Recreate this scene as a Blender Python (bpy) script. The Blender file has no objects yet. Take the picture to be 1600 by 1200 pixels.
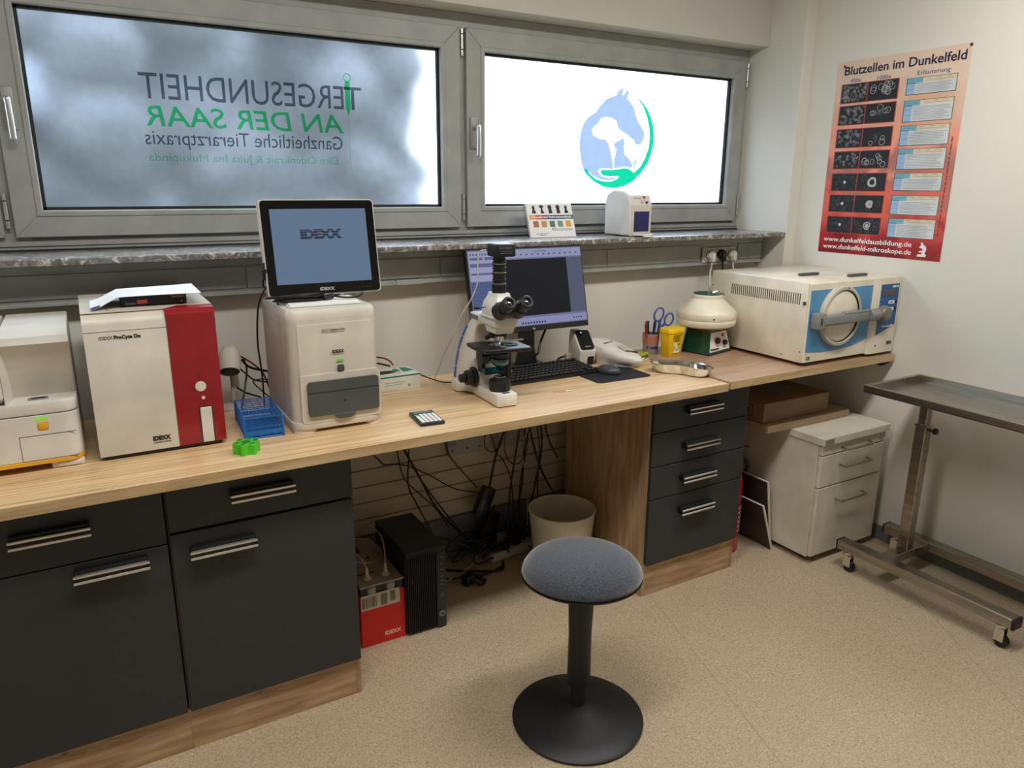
import bpy, bmesh, math, random
from mathutils import Matrix, Vector
S = bpy.context.scene
C = S.collection
random.seed(7)
PI = math.pi

# ------------------------------------------------------------------ camera
cam_d = bpy.data.cameras.new('camera')
cam = bpy.data.objects.new('camera', cam_d); C.objects.link(cam)
yaw, pitch, roll = 0.52706, 0.26115, -0.006027
fw = Vector((math.sin(yaw) * math.cos(pitch), math.cos(yaw) * math.cos(pitch), -math.sin(pitch)))
rt = Vector((math.cos(yaw), -math.sin(yaw), 0)); dn = fw.cross(rt)
rt, dn = rt * math.cos(roll) + dn * math.sin(roll), -rt * math.sin(roll) + dn * math.cos(roll)
M = Matrix((rt, -dn, -fw)).transposed().to_4x4(); M.translation = (0, 0, 1.6)
cam.matrix_world = M
cam_d.sensor_width = 36; cam_d.lens = 1156.87 / 1600 * 36; cam_d.clip_start = 0.02
S.camera = cam

# ------------------------------------------------------------------ world, lamps, exposure
w = bpy.data.worlds.new('overcast'); S.world = w; w.use_nodes = True
wn = w.node_tree.nodes; wl = w.node_tree.links
bg = wn['Background']; bg.inputs[0].default_value = (0.80, 0.91, 1.0, 1); bg.inputs[1].default_value = SKY = 8.5
def area(name, loc, rot, sx, sy, power, col):
    l = bpy.data.lights.new(name, 'AREA'); l.shape = 'RECTANGLE'; l.size = sx; l.size_y = sy; l.energy = power; l.color = col
    o = bpy.data.objects.new(name, l); C.objects.link(o); o.location = loc; o.rotation_euler = rot
    return o
area('ceiling_light', (0.35, 1.15, 2.72), (0, 0, 0), 1.2, 0.3, 27, (1.0, 0.975, 0.93))
area('ceiling_light', (2.05, 1.15, 2.72), (0, 0, 0), 1.2, 0.3, 27, (1.0, 0.975, 0.93))
S.view_settings.view_transform = 'Standard'; S.view_settings.look = 'None'
S.view_settings.exposure = 0.14; S.view_settings.gamma = 1.0; S.view_settings.use_curve_mapping = False
S.cycles.use_denoising = True
S.cycles.max_bounces = 8; S.cycles.diffuse_bounces = 4; S.cycles.glossy_bounces = 4
S.cycles.transmission_bounces = 6; S.cycles.transparent_max_bounces = 16
S.cycles.sample_clamp_indirect = 6; S.cycles.caustics_reflective = False; S.cycles.caustics_refractive = True

# ------------------------------------------------------------------ materials
def lin(c):
    return tuple(((v / 255) / 12.92 if v / 255 <= 0.04045 else (((v / 255) + 0.055) / 1.055) ** 2.4) for v in c)
class Mt:
    def __init__(s, name, rgb=None, rough=0.5, metal=0.0, spec=0.5, coat=0.0):
        s.m = bpy.data.materials.new(name); s.m.use_nodes = True
        s.n = s.m.node_tree.nodes; s.l = s.m.node_tree.links; s.b = s.n['Principled BSDF']
        if rgb: s.b.inputs['Base Color'].default_value = (*lin(rgb), 1)
        s.b.inputs['Roughness'].default_value = rough; s.b.inputs['Metallic'].default_value = metal
        s.b.inputs['Specular IOR Level'].default_value = spec; s.b.inputs['Coat Weight'].default_value = coat
    def coords(s, sc=(1, 1, 1), rot=(0, 0, 0), src='Object'):
        t = s.n.new('ShaderNodeTexCoord'); mp = s.n.new('ShaderNodeMapping')
        mp.inputs['Scale'].default_value = sc; mp.inputs['Rotation'].default_value = rot
        s.l.new(t.outputs[src], mp.inputs[0]); return mp.outputs[0]
    def noise(s, scale, detail=4, rough=0.5, sc=(1, 1, 1), dist=0, rot=(0, 0, 0)):
        x = s.n.new('ShaderNodeTexNoise'); x.inputs['Scale'].default_value = scale; x.inputs['Detail'].default_value = detail
        x.inputs['Roughness'].default_value = rough; x.inputs['Distortion'].default_value = dist
        s.l.new(s.coords(sc, rot), x.inputs['Vector']); return x.outputs[0]
    def ramp(s, fac, stops):
        r = s.n.new('ShaderNodeValToRGB'); e = r.color_ramp.elements
        while len(e) < len(stops): e.new(0.5)
        for i, (p, c) in enumerate(stops): e[i].position = p; e[i].color = (*lin(c), 1)
        s.l.new(fac, r.inputs[0]); return r.outputs[0]
    def mix(s, a, b, fac, mode='MULTIPLY'):
        x = s.n.new('ShaderNodeMix'); x.data_type = 'RGBA'; x.blend_type = mode; x.inputs[0].default_value = fac
        s.l.new(a, x.inputs[6]); s.l.new(b, x.inputs[7]); return x.outputs[2]
    def color(s, o): s.l.new(o, s.b.inputs['Base Color']); return s
    def bump(s, h, strength=0.3, dist=0.002):
        b = s.n.new('ShaderNodeBump'); b.inputs['Strength'].default_value = strength; b.inputs['Distance'].default_value = dist
        s.l.new(h, b.inputs['Height']); s.l.new(b.outputs[0], s.b.inputs['Normal']); return s
def plain(name, rgb, rough=0.5, metal=0.0, spec=0.5, coat=0.0, var=0.05):
    """a plain surface with a faint procedural unevenness of colour and gloss"""
    k = Mt(name, rgb, rough, metal, spec, coat)
    lo = tuple(max(0, v * (1 - var)) for v in rgb); hi = tuple(min(255, v * (1 + var)) for v in rgb)
    nz = k.noise(9, 3); k.color(k.ramp(nz, [(0.3, lo), (0.7, hi)])); return k.m
def emit(name, rgb, strength):
    k = Mt(name, (5, 5, 6), 0.35, spec=.15); k.b.inputs['Emission Color'].default_value = (*lin(rgb), 1)
    k.b.inputs['Emission Strength'].default_value = strength; return k.m

k = Mt('wallpaper', (214, 210, 200), 0.85, spec=0.2); nz = k.noise(170, 2); k.bump(nz, 0.35, 0.0015)
k.color(k.ramp(k.noise(1.3, 3), [(0.3, (216, 213, 204)), (0.7, (222, 219, 210))])); WALL = k.m
k = Mt('plaster_smooth', (205, 203, 196), 0.8, spec=0.2); k.bump(k.noise(60, 2), 0.15, 0.001); PLASTER = k.m
k = Mt('painted_boards', (186, 176, 156), 0.6); k.color(k.ramp(k.noise(3, 4, sc=(.3, 3, 3)), [(0.3, (182, 172, 152)), (0.7, (192, 183, 163))])); BOARD = k.m
def wood(name, a, b, c, rough, grain=(0.9, 14, 14), cracks=False, spec=0.5, coat=0.0, rot=(0, 0, 0)):
    k = Mt(name, a, rough, spec=spec, coat=coat); k.b.inputs['Coat Roughness'].default_value = .42
    g = k.ramp(k.noise(4, 8, 0.6, grain, 0.4, rot), [(0.38, a), (0.5, b), (0.64, c)])
    g2 = k.ramp(k.noise(1.6, 4, 0.5, (grain[0] * .5, grain[1] * .35, grain[2] * .35), 1.2, rot), [(0.35, (235, 228, 218)), (0.65, (255, 255, 255))])
    g = k.mix(g, g2, 0.8)
    if cracks:
        cr = k.ramp(k.noise(2.2, 5, 0.6, (grain[0] * .8, grain[1] * .45, grain[2] * .45), 1.5, rot), [(0.28, (70, 48, 34)), (0.34, (255, 255, 255))])
        g = k.mix(g, cr, 0.8)
    k.color(g); k.bump(k.noise(4, 8, 0.6, (grain[0], grain[1] * 2, grain[2] * 2), 0.3, rot), 0.08, 0.0008); return k.m
OAK = wood('oak_worktop', (196, 156, 104), (228, 194, 146), (240, 212, 168), 0.5, (0.7, 34, 34), spec=1.0, coat=1.0)
OAKR = wood('oak_worktop_brown', (150, 114, 86), (182, 146, 116), (202, 168, 138), 0.5, (0.7, 34, 34), spec=1.0, coat=1.0)
OAKEDGE = wood('oak_edge', (180, 152, 112), (196, 168, 127), (208, 182, 142), 0.5)
PLINTH = wood('rustic_oak', (160, 128, 98), (182, 150, 118), (198, 168, 136), 0.5, (1.2, 10, 10), True)
SIDEOAK = wood('rustic_oak_upright', (158, 128, 98), (178, 148, 117), (192, 164, 134), 0.5, (10, 10, 1.2), True)
BIRCH = wood('pale_board', (168, 142, 112), (182, 156, 126), (194, 168, 138), 0.5)
k = Mt('anthracite', (40, 41, 42), 0.5, spec=0.4)
k.color(k.ramp(k.noise(5, 4, sc=(1, 1, .6)), [(0.3, (49, 49, 50)), (0.75, (54, 54, 55))])); k.bump(k.noise(260, 2), 0.06, 0.0005); ANTH = k.m
k = Mt('vinyl_floor', (186, 166, 136), 0.42, spec=0.45)
a = k.ramp(k.noise(190, 3, 0.6, dist=1.2), [(0.38, (160, 141, 115)), (0.46, (186, 168, 142)), (0.56, (197, 180, 154)), (0.64, (214, 199, 174))])
b2 = k.ramp(k.noise(1.2, 3), [(0.3, (236, 232, 226)), (0.7, (255, 255, 255))]); k.color(k.mix(a, b2, 0.7)); FLOOR = k.m
k = Mt('marble', (90, 90, 88), 0.45, spec=1.0, coat=.5)
v = k.ramp(k.noise(22, 9, 0.7, (1, 1.6, 1), 2.2), [(0.36, (46, 46, 45)), (0.46, (96, 93, 90)), (0.54, (124, 114, 108)), (0.62, (205, 203, 198)), (0.7, (92, 92, 88))])
k.color(v); MARBLE = k.m
PVC = plain('window_grey', (154, 156, 152), 0.42)
GASKET = plain('gasket_black', (14, 15, 17), 0.6)
ALU = plain('brushed_aluminium', (205, 206, 206), 0.28, 0.9)
CHROME = plain('chrome', (225, 222, 215), 0.12, 1.0, var=0.01)
BLACK = plain('black_plastic', (17, 18, 20), 0.42)
MATBLACK = plain('matt_black_metal', (26, 26, 28), 0.5, 0.0, 0.5)
CABLE = plain('cable_black', (12, 12, 13), 0.5)
CABLEG = plain('cable_grey', (150, 146, 138), 0.5)
CABLEW = plain('cable_white', (205, 203, 198), 0.5)
CABLER = plain('cable_red', (120, 16, 20), 0.5)
WHITE = plain('white_plastic', (214, 210, 202), 0.38)
CREAM = plain('cream_plastic', (200, 193, 180), 0.42)
CREAMD = plain('cream_shade_plastic', (190, 182, 168), 0.5)
RED = plain('wine_red_gloss', (140, 14, 26), 0.25, coat=0.4)
REDC = plain('red_card', (204, 34, 18), 0.6)
GREYD = plain('dark_grey_plastic', (72, 76, 76), 0.4)
GREYM = plain('mid_grey_plastic', (128, 130, 128), 0.45)
SKIRT = plain('grey_skirting', (104, 106, 108), 0.5)
ENAMEL = plain('beige_enamel', (224, 216, 196), 0.35, coat=0.2)
LBLUE = plain('light_blue_foil', (78, 140, 186), 0.35)
DBLUE = plain('deep_blue_foil', (22, 84, 150), 0.35)
BLUEP = plain('rack_blue', (22, 104, 180), 0.35)
GREENP = plain('bright_green_plastic', (70, 190, 30), 0.35)
GREEND = plain('bottle_green_gloss', (12, 74, 54), 0.22, coat=0.4)
YEL = plain('sharps_yellow', (246, 200, 20), 0.4)
ORANGE = plain('orange_stripe', (226, 168, 40), 0.4)
PAPER = plain('white_paper', (232, 232, 232), 0.7, var=0.02)
BLUEL = plain('blue_handle', (60, 82, 160), 0.4)
CARD = plain('brown_card', (138, 110, 82), 0.75)
CARDD = plain('dark_print_on_card', (52, 38, 30), 0.75)
INK = plain('ink_black', (24, 24, 26), 0.6)
INKG = plain('ink_grey', (92, 92, 94), 0.6)
BINM = plain('bin_plastic', (205, 200, 184), 0.45)
MOBILE = plain('pedestal_laminate', (206, 200, 186), 0.5)
k = Mt('stainless', (190, 188, 182), 0.3, 1.0); k.color(k.ramp(k.noise(5, 5, sc=(14, 1, 14)), [(0.3, (150, 145, 134)), (0.7, (182, 177, 166))])); STEEL = k.m
POLISH = plain('polished_steel', (222, 220, 214), 0.12, 1.0, var=0.02)
k = Mt('stool_fabric', (84, 92, 104), 0.95, spec=0.2)
k.color(k.ramp(k.noise(520, 2, 0.6), [(0.35, (34, 38, 46)), (0.5, (58, 64, 74)), (0.68, (104, 112, 126))])); k.bump(k.noise(420, 2), 0.3, 0.0008)
k.b.inputs['Sheen Weight'].default_value = 0.6; FABRIC = k.m
SCREEN = emit('screen_lit', (112, 136, 164), 0.62)
def film(name, rgb):
    m = bpy.data.materials.new(name); m.use_nodes = True; n = m.node_tree.nodes; n.clear()
    t = n.new('ShaderNodeBsdfTransparent'); o = n.new('ShaderNodeOutputMaterial'); t.inputs[0].default_value = (*lin(rgb), 1)
    m.node_tree.links.new(t.outputs[0], o.inputs[0]); return m
def glass(name, rgb=(255, 255, 255), rough=0.02):
    k = Mt(name, rgb, rough); k.b.inputs['Transmission Weight'].default_value = 1.0; k.b.inputs['IOR'].default_value = 1.25; return k.m
CLEAR = glass('clear_plastic', (240, 244, 244), 0.08)
TEAL = glass('teal_lens', (30, 120, 140), 0.05)

# ------------------------------------------------------------------ mesh builder
class B:
    def __init__(s): s.bm = bmesh.new()
    def _xf(s, verts, mat):
        if mat is not None: bmesh.ops.transform(s.bm, matrix=mat, verts=verts)
    def box(s, x0, x1, y0, y1, z0, z1, bev=0.0, seg=2, mat=None, only=None):
        r = bmesh.ops.create_cube(s.bm, size=1.0)['verts']
        for v in r: v.co = Vector(((x0 + x1) / 2 + v.co.x * (x1 - x0), (y0 + y1) / 2 + v.co.y * (y1 - y0), (z0 + z1) / 2 + v.co.z * (z1 - z0)))
        if bev > 0:
            ed = list({e for v in r for e in v.link_edges})
            if only: ed = [e for e in ed if abs((e.verts[0].co - e.verts[1].co).normalized()['xyz'.index(only)]) > 0.9]
            q = bmesh.ops.bevel(s.bm, geom=ed, offset=bev, segments=seg, affect='EDGES', profile=0.5)
            r = list({v for f in q['faces'] for v in f.verts} | {v for v in r if v.is_valid})
        s._xf(r, mat); return s
    def prism(s, pts, t0, t1, plane='xy', bev=0.0, seg=1, mat=None):
        f = {'xy': lambda a, b, t: (a, b, t), 'xz': lambda a, b, t: (a, t, b), 'yz': lambda a, b, t: (t, a, b)}[plane]
        lo = [s.bm.verts.new(f(a, b, t0)) for a, b in pts]; hi = [s.bm.verts.new(f(a, b, t1)) for a, b in pts]
        n = len(pts); fs = [s.bm.faces.new(lo), s.bm.faces.new(hi)]
        for i in range(n): fs.append(s.bm.faces.new((lo[i], lo[(i + 1) % n], hi[(i + 1) % n], hi[i])))
        bmesh.ops.recalc_face_normals(s.bm, faces=fs); vs = lo + hi
        if bev > 0:
            ed = list({e for fc in fs[:2] for e in fc.edges})
            q = bmesh.ops.bevel(s.bm, geom=ed, offset=bev, segments=seg, affect='EDGES', profile=0.5)
            vs = list({v for v in vs if v.is_valid} | {v for fc in q['faces'] for v in fc.verts})
        s._xf(vs, mat); return s
    def lathe(s, prof, seg=32, c=(0, 0, 0), sx=1.0, sy=1.0, mat=None, a0=0.0):
        rings = []; allv = []
        for r, z in prof:
            if r < 1e-6: v = [s.bm.verts.new((c[0], c[1], c[2] + z))]
            else: v = [s.bm.verts.new((c[0] + r * sx * math.cos(a0 + 2 * PI * i / seg), c[1] + r * sy * math.sin(a0 + 2 * PI * i / seg), c[2] + z)) for i in range(seg)]
            rings.append(v); allv += v
        fs = []
        for a, b in zip(rings, rings[1:]):
            for i in range(seg):
                j = (i + 1) % seg
                if len(a) == 1 and len(b) == 1: continue
                if len(a) == 1: fs.append(s.bm.faces.new((a[0], b[i], b[j])))
                elif len(b) == 1: fs.append(s.bm.faces.new((a[i], a[j], b[0])))
                else: fs.append(s.bm.faces.new((a[i], a[j], b[j], b[i])))
        bmesh.ops.recalc_face_normals(s.bm, faces=fs); s._xf(allv, mat); return s
    def cyl(s, p0, p1, r0, r1=None, seg=20, bev=0.0):
        r1 = r0 if r1 is None else r1; p0, p1 = Vector(p0), Vector(p1); d = p1 - p0; L = d.length
        q = d.to_track_quat('Z', 'Y').to_matrix().to_4x4(); q.translation = p0
        if bev > 0: pr = [(0, 0), (r0 - bev, 0), (r0, bev), (r1, L - bev), (r1 - bev, L), (0, L)]
        else: pr = [(0, 0), (r0, 0), (r1, L), (0, L)]
        return s.lathe(pr, seg, mat=q)
    def ball(s, c, r, sx=1, sy=1, sz=1, seg=20, mat=None):
        pr = [(r * math.sin(PI * i / 12), -r * sz * math.cos(PI * i / 12)) for i in range(13)]
        pr[0] = (0, -r * sz); pr[-1] = (0, r * sz); return s.lathe(pr, seg, c, sx, sy, mat)
    def tube(s, pts, r, seg=8, sub=6, caps=True, closed=False):
        P = [Vector(p) for p in pts]
        if sub > 1 and len(P) > 2:
            Q = []
            n = len(P)
            for i in range(n if closed else n - 1):
                p1, p2 = P[i], P[(i + 1) % n]
                p0 = P[i - 1] if (i > 0 or closed) else p1; p3 = P[(i + 2) % n] if (i + 2 < n or closed) else p2
                for j in range(sub):
                    t = j / sub
                    Q.append(0.5 * ((2 * p1) + (p2 - p0) * t + (2 * p0 - 5 * p1 + 4 * p2 - p3) * t * t + (3 * p1 - p0 - 3 * p2 + p3) * t ** 3))
            if not closed: Q.append(P[-1])
            P = Q
        n = len(P); rings = []; up = Vector((0, 0, 1))
        T0 = (P[1] - P[0]).normalized(); N = T0.orthogonal().normalized()
        for i in range(n):
            if closed: T = (P[(i + 1) % n] - P[i - 1]).normalized()
            else: T = (P[min(i + 1, n - 1)] - P[max(i - 1, 0)]).normalized()
            N = (N - T * N.dot(T)); N = N.normalized() if N.length > 1e-6 else T.orthogonal().normalized(); Bn = T.cross(N)
            rr = r[min(int(i * len(r) / n), len(r) - 1)] if isinstance(r, (list, tuple)) else r
            rings.append([s.bm.verts.new(P[i] + (N * math.cos(2 * PI * k / seg) + Bn * math.sin(2 * PI * k / seg)) * rr) for k in range(seg)])
        fs = []
        for i in range(n if closed else n - 1):
            a, b = rings[i], rings[(i + 1) % n]
            for k in range(seg): fs.append(s.bm.faces.new((a[k], a[(k + 1) % seg], b[(k + 1) % seg], b[k])))
        if caps and not closed: fs.append(s.bm.faces.new(rings[0])); fs.append(s.bm.faces.new(rings[-1]))
        bmesh.ops.recalc_face_normals(s.bm, faces=fs); return s
    def text(s, body, size, mat, ext=0.0004, bold=0.0, align='LEFT', shear=0.0, width=None):
        c = bpy.data.curves.new('t', 'FONT'); c.body = body; c.size = size; c.extrude = ext; c.offset = bold; c.align_x = align; c.shear = shear
        c.resolution_u = 3
        o = bpy.data.objects.new('t', c); C.objects.link(o); bpy.context.view_layer.update()
        me = bpy.data.meshes.new_from_object(o)
        if width:
            xs = [v.co.x for v in me.vertices]; k = width / (max(xs) - min(xs)); x0 = min(xs)
            for v in me.vertices: v.co.x = (v.co.x - (x0 if align == 'LEFT' else 0)) * k
        me.transform(mat); s.bm.from_mesh(me)
        bpy.data.objects.remove(o); bpy.data.curves.remove(c); bpy.data.meshes.remove(me); return s
    def xf(s, mat): bmesh.ops.transform(s.bm, matrix=mat, verts=s.bm.verts[:]); return s
def T(x, y, z): return Matrix.Translation((x, y, z))
def RX(a): return Matrix.Rotation(a, 4, 'X')
def RY(a): return Matrix.Rotation(a, 4, 'Y')
def RZ(a): return Matrix.Rotation(a, 4, 'Z')
def FRONT(x, y, z): return T(x, y, z) @ RX(PI / 2)                      # flat writing that faces -y
def LEFTF(x, y, z): return T(x, y, z) @ RZ(-PI / 2) @ RX(PI / 2)        # flat writing that faces -x

def obj(name, b, m, parent=None, label=None, ang=35, loc=None):
    me = bpy.data.meshes.new(name); b.bm.to_mesh(me); b.bm.free(); me.materials.append(m)
    for p in me.polygons: p.use_smooth = True
    me.set_sharp_from_angle(angle=math.radians(ang))
    o = bpy.data.objects.new(name, me); C.objects.link(o)
    if parent is not None: o.parent = parent
    if label: o['label'] = label
    if loc: o.location = loc
    return o
def thing(name, label, cat, loc=(0, 0, 0), rz=0.0, group=None):
    o = bpy.data.objects.new(name, None); C.objects.link(o); o.location = loc; o.rotation_euler = (0, 0, rz); o.empty_display_size = 0.05
    o['label'] = label; o['category'] = cat
    if group: o['group'] = group
    return o
def single(name, b, m, label, cat, group=None, kind=None, loc=None):
    """a thing that is one mesh; its origin goes to loc when given"""
    if loc: b.xf(T(-loc[0], -loc[1], -loc[2]))
    o = obj(name, b, m, loc=loc); o['label'] = label; o['category'] = cat
    if group: o['group'] = group
    if kind: o['kind'] = kind
    return o
def struct(name, b, m, parent=None, label=None):
    o = obj(name, b, m, parent, label)
    if parent is None: o['kind'] = 'structure'
    return o
def sroot(name, loc=(0, 0, 0)):
    o = bpy.data.objects.new(name, None); C.objects.link(o); o.location = loc; o['kind'] = 'structure'; return o
def dup(o, parent=None):
    c = o.copy(); C.objects.link(c); c.parent = parent
    for ch in o.children: dup(ch, c)
    return c
# ------------------------------------------------------------------ the room
XW, XR, YP, YH, YF, YS, YW = 3.11, 3.043, 2.546, 2.756, 2.875, 2.855, 2.72
CEIL, XL, YB = 2.76, -2.0, -1.7
struct('floor', B().box(XL, XW, YB, YW + .2, -0.05, 0), FLOOR)
struct('ceiling', B().box(XL, XW, YB, YF, CEIL, CEIL + .05), PLASTER)
struct('wall_right', B().box(XW, XW + .1, YB, 3.1, 0, CEIL), WALL)
struct('wall_left', B().box(XL - .1, XL, YB, 3.1, 0, CEIL), WALL)
struct('wall_rear', B().box(XL, XW, YB - .1, YB, 0, CEIL), WALL)
struct('wall_pier', B().box(XR, XW + .02, YP, 3.1, 0, CEIL, .002, 1), WALL)
struct('wall_header', B().box(XL, XR, YH, 3.1, 2.262, CEIL, .004, 2), PLASTER)
wb = struct('wall_back', B().box(XL, XR, YW, YW + .12, 0, 1.362), WALL)
# painted boards on the lower wall, the joints recessed
zz = [0.205 + 0.0716 * i for i in range(10)]
for a, b in zip(zz, zz[1:]):
    struct('plank', B().box(0.0, XR, YW - .012, YW + .005, a + .002, b - .002, .003, 1), BOARD, wb)
struct('baseboard_back', B().box(0.0, XR, YW - .02, YW, 0, .2, .003, 1), SKIRT)
struct('baseboard_right', B().box(XW - .012, XW, YB, YP, 0, .07, .003, 1), SKIRT)
struct('baseboard_pier', B().box(XR - .012, XW, YP - .012, YP, 0, .07, .003, 1), SKIRT)
for x0, y0, x1, y1 in ((1.835, 2.03, 1.30, .25), (3.0, 1.86, 2.2, .6)):
    a_ = Vector((x0, y0, 0)); b_ = Vector((x1, y1, 0)); n_ = (b_ - a_).normalized().orthogonal().cross((b_ - a_).normalized()); n_ = Vector((-(b_ - a_).y, (b_ - a_).x, 0)).normalized() * .0009
    q = B(); q.prism([tuple((p)[:2]) for p in (a_ - n_, b_ - n_, b_ + n_, a_ + n_)], 0, .0004, 'xy'); struct('floor_seam', q, plain('seam_tone', (158, 138, 112), .5))
struct('window_sill', B().box(XL, XR, YP, YF + .02, 1.367, 1.388, .003, 2), MARBLE)
struct('trim_1', B().box(XL, XR, YF - .01, YF + .03, 1.388, 1.392), GASKET)

# outer window frame, with the mullions between the casements
fr = B()
fr.box(XL, XR + .005, YF, YF + .07, 1.390, 1.425, .003, 1); fr.box(XL, XR + .005, YF + .01, YF + .07, 1.425, 1.455)
fr.box(XL, XR + .005, YF, YF + .07, 2.19, 2.262, .003, 1)
fr.box(3.01, XR + .005, YF + .001, YF + .07, 1.39, 2.262, .003, 1); fr.box(1.37, 1.48, YF + .001, YF + .07, 1.39, 2.262, .003, 1)
fr.box(-.225, -.12, YF + .001, YF + .07, 1.39, 2.262, .003, 1); fr.box(-1.80, -1.70, YF + .001, YF + .07, 1.39, 2.262, .003, 1)
struct('trim_2', fr, PVC, label='grey outer window frame')
struct('trim_3', B().box(XL, XR, YF - .006, YF, 1.404, 1.409), PVC)

# frosted film on the glass: part of the daylight is scattered, part comes through blurred
def frost(name, tint, rough, mixf):
    m = bpy.data.materials.new(name); m.use_nodes = True; n = m.node_tree.nodes; l = m.node_tree.links; n.clear()
    tr = n.new('ShaderNodeBsdfTranslucent'); rf = n.new('ShaderNodeBsdfRefraction'); gl = n.new('ShaderNodeBsdfGlossy'); mx = n.new('ShaderNodeMixShader'); mx2 = n.new('ShaderNodeMixShader'); o = n.new('ShaderNodeOutputMaterial')
    tc = n.new('ShaderNodeTexCoord'); nz = n.new('ShaderNodeTexNoise'); rp = n.new('ShaderNodeValToRGB')
    nz.inputs['Scale'].default_value = 30; nz.inputs['Detail'].default_value = 5
    l.new(tc.outputs['Object'], nz.inputs['Vector']); l.new(nz.outputs[0], rp.inputs[0])
    e = rp.color_ramp.elements; e[0].position = .3; e[1].position = .7
    e[0].color = (*[c * .9 for c in lin(tint)], 1); e[1].color = (*lin(tint), 1)
    for x in (tr, rf): l.new(rp.outputs[0], x.inputs[0])
    rf.inputs['Roughness'].default_value = rough; rf.inputs['IOR'].default_value = 1.3
    gl.inputs['Roughness'].default_value = .25; gl.inputs[0].default_value = (.8, .8, .8, 1)
    mx.inputs[0].default_value = mixf; l.new(tr.outputs[0], mx.inputs[1]); l.new(rf.outputs[0], mx.inputs[2])
    mx2.inputs[0].default_value = .03; l.new(mx.outputs[0], mx2.inputs[1]); l.new(gl.outputs[0], mx2.inputs[2])
    l.new(mx2.outputs[0], o.inputs[0]); return m
FROST = frost('frosted_glass', (236, 241, 250), .36, .93)
GREYFILM = film('grey_film', (184, 188, 196)); GREENFILM = film('green_film', (150, 246, 196)); LOGOGREY = film('blue_grey_film', (146, 152, 160)); LOGOGREEN = film('green_logo_film', (58, 158, 134)); FAINT = film('faint_green_film', (205, 248, 228))
def casement(name, x0, x1, z0=1.432, z1=2.206, hx=None):
    r = sroot(name, (x0, YS, z0)); W, H = x1 - x0, z1 - z0; t = .078
    # four mitred rails with a glazing bead
    def rail(pts): b = B(); b.prism(pts, 0, .055, 'xz', .002); return b
    struct('sash_rail', rail([(0, 0), (W, 0), (W - t, t), (t, t)]), PVC, r); struct('sash_rail', rail([(0, H), (t, H - t), (W - t, H - t), (W, H)]), PVC, r)
    struct('sash_stile', rail([(0, 0), (t, t), (t, H - t), (0, H)]), PVC, r); struct('sash_stile', rail([(W, 0), (W, H), (W - t, H - t), (W - t, t)]), PVC, r)
    u = t - .014
    bd = B(); q = .02
    for a in ((u, W - u, u, u + q), (u, W - u, H - u - q, H - u)): bd.box(a[0], a[1], -.004, .02, a[2], a[3], .003, 1)
    for a in ((u, u + q, u, H - u), (W - u - q, W - u, u, H - u)): bd.box(a[0], a[1], -.0038, .02, a[2], a[3], .003, 1)
    struct('glazing_bead', bd, PVC, r)
    g = B(); q2 = .012; v = u + q - .002
    for a in ((v, W - v, v, v + q2), (v, W - v, H - v - q2, H - v), (v, v + q2, v, H - v), (W - v - q2, W - v, v, H - v)): g.box(a[0], a[1], .018, .033, a[2], a[3])
    struct('gasket', g, GASKET, r)
    struct('pane', pane(v + .004, W - v - .004, v + .004, H - v - .004), FROST, r)
    return r
def pane(x0, x1, z0, z1):
    b = B(); b.bm.faces.new([b.bm.verts.new(p) for p in ((x0, .034, z0), (x1, .034, z0), (x1, .034, z1), (x0, .034, z1))]); return b
def handle(r, x, zt):
    h = B(); h.box(x - .0165, x + .0165, -.01, 0, zt - .125, zt, .004, 2)
    p = struct('handle_plate', h, PVC, r)
    g = B(); g.cyl((x, 0, zt - .04), (x, -.045, zt - .04), .009, seg=16)
    g.tube([(x, -.045, zt - .04), (x + .001, -.046, zt - .09), (x + .001, -.044, zt - .150)], .0095, 12, 8); g.ball((x, -.045, zt - .04), .0095); g.ball((x + .001, -.044, zt - .150), .0095)
    struct('handle', g, ALU, p)
def hinge(r, x, z, L):
    b = B(); b.cyl((x, .004, z), (x, .004, z + L * .2), .007, seg=12); b.cyl((x, .004, z + L * .25), (x, .004, z + L * .78), .007, seg=12); b.cyl((x, .004, z + L * .82), (x, .004, z + L), .007, seg=12)
    struct('hinge', b, ALU, r)
w1 = casement('window_1', -.161, 1.413); handle(w1, .036, .452); hinge(w1, W1 := 1.585, .03, .105); hinge(w1, W1, .668, .10)
w2 = casement('window_2', 1.441, 3.010); handle(w2, .030, .440); hinge(w2, 1.58, .03, .11); hinge(w2, 1.58, .655, .11)
w3 = casement('window_3', -1.76, -.190); hinge(w3, 1.583, .03, .105)
for q in (w1, w2, w3): q['label'] = {'window_1': 'grey tilting casement with the mirrored lettering', 'window_2': 'grey casement with the horse and dog logo', 'window_3': 'grey casement cut off at the edge'}[q.name]
# writing on the film of the left casement, read from outside, so it stands mirrored here
def MIR(xr, z): return T(xr + .161, .030, z - 1.432) @ Matrix.Scale(-1, 4, (1, 0, 0)) @ RX(PI / 2)
t = B(); t.text('T', .118, MIR(1.010, 1.876), .0003)
t.text('ERGESUNDHEIT', .118, MIR(.938, 1.876), .0003, width=.692)
struct('lettering', t, GREYFILM, w1, 'dark grey capitals on the glass')
t = B(); t.text('Ganzheitliche Tierarztpraxis', .068, MIR(.926, 1.730), .0003, width=.681); struct('lettering', t, GREYFILM, w1, 'dark grey line of small writing')
t = B(); t.text('AN DER SAAR', .093, MIR(.934, 1.790), .0003, bold=.0008, width=.68, shear=.12); struct('lettering', t, GREENFILM, w1, 'green capitals, blurred behind the glass')
t = B(); t.text('Elke Odenkrait & Julia Ina Mukupinda', .038, MIR(.905, 1.676), .0003, width=.655); struct('lettering', t, FAINT, w1, 'faint green line of names')
pen = B(); ox, oz = .161, -1.432
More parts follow.
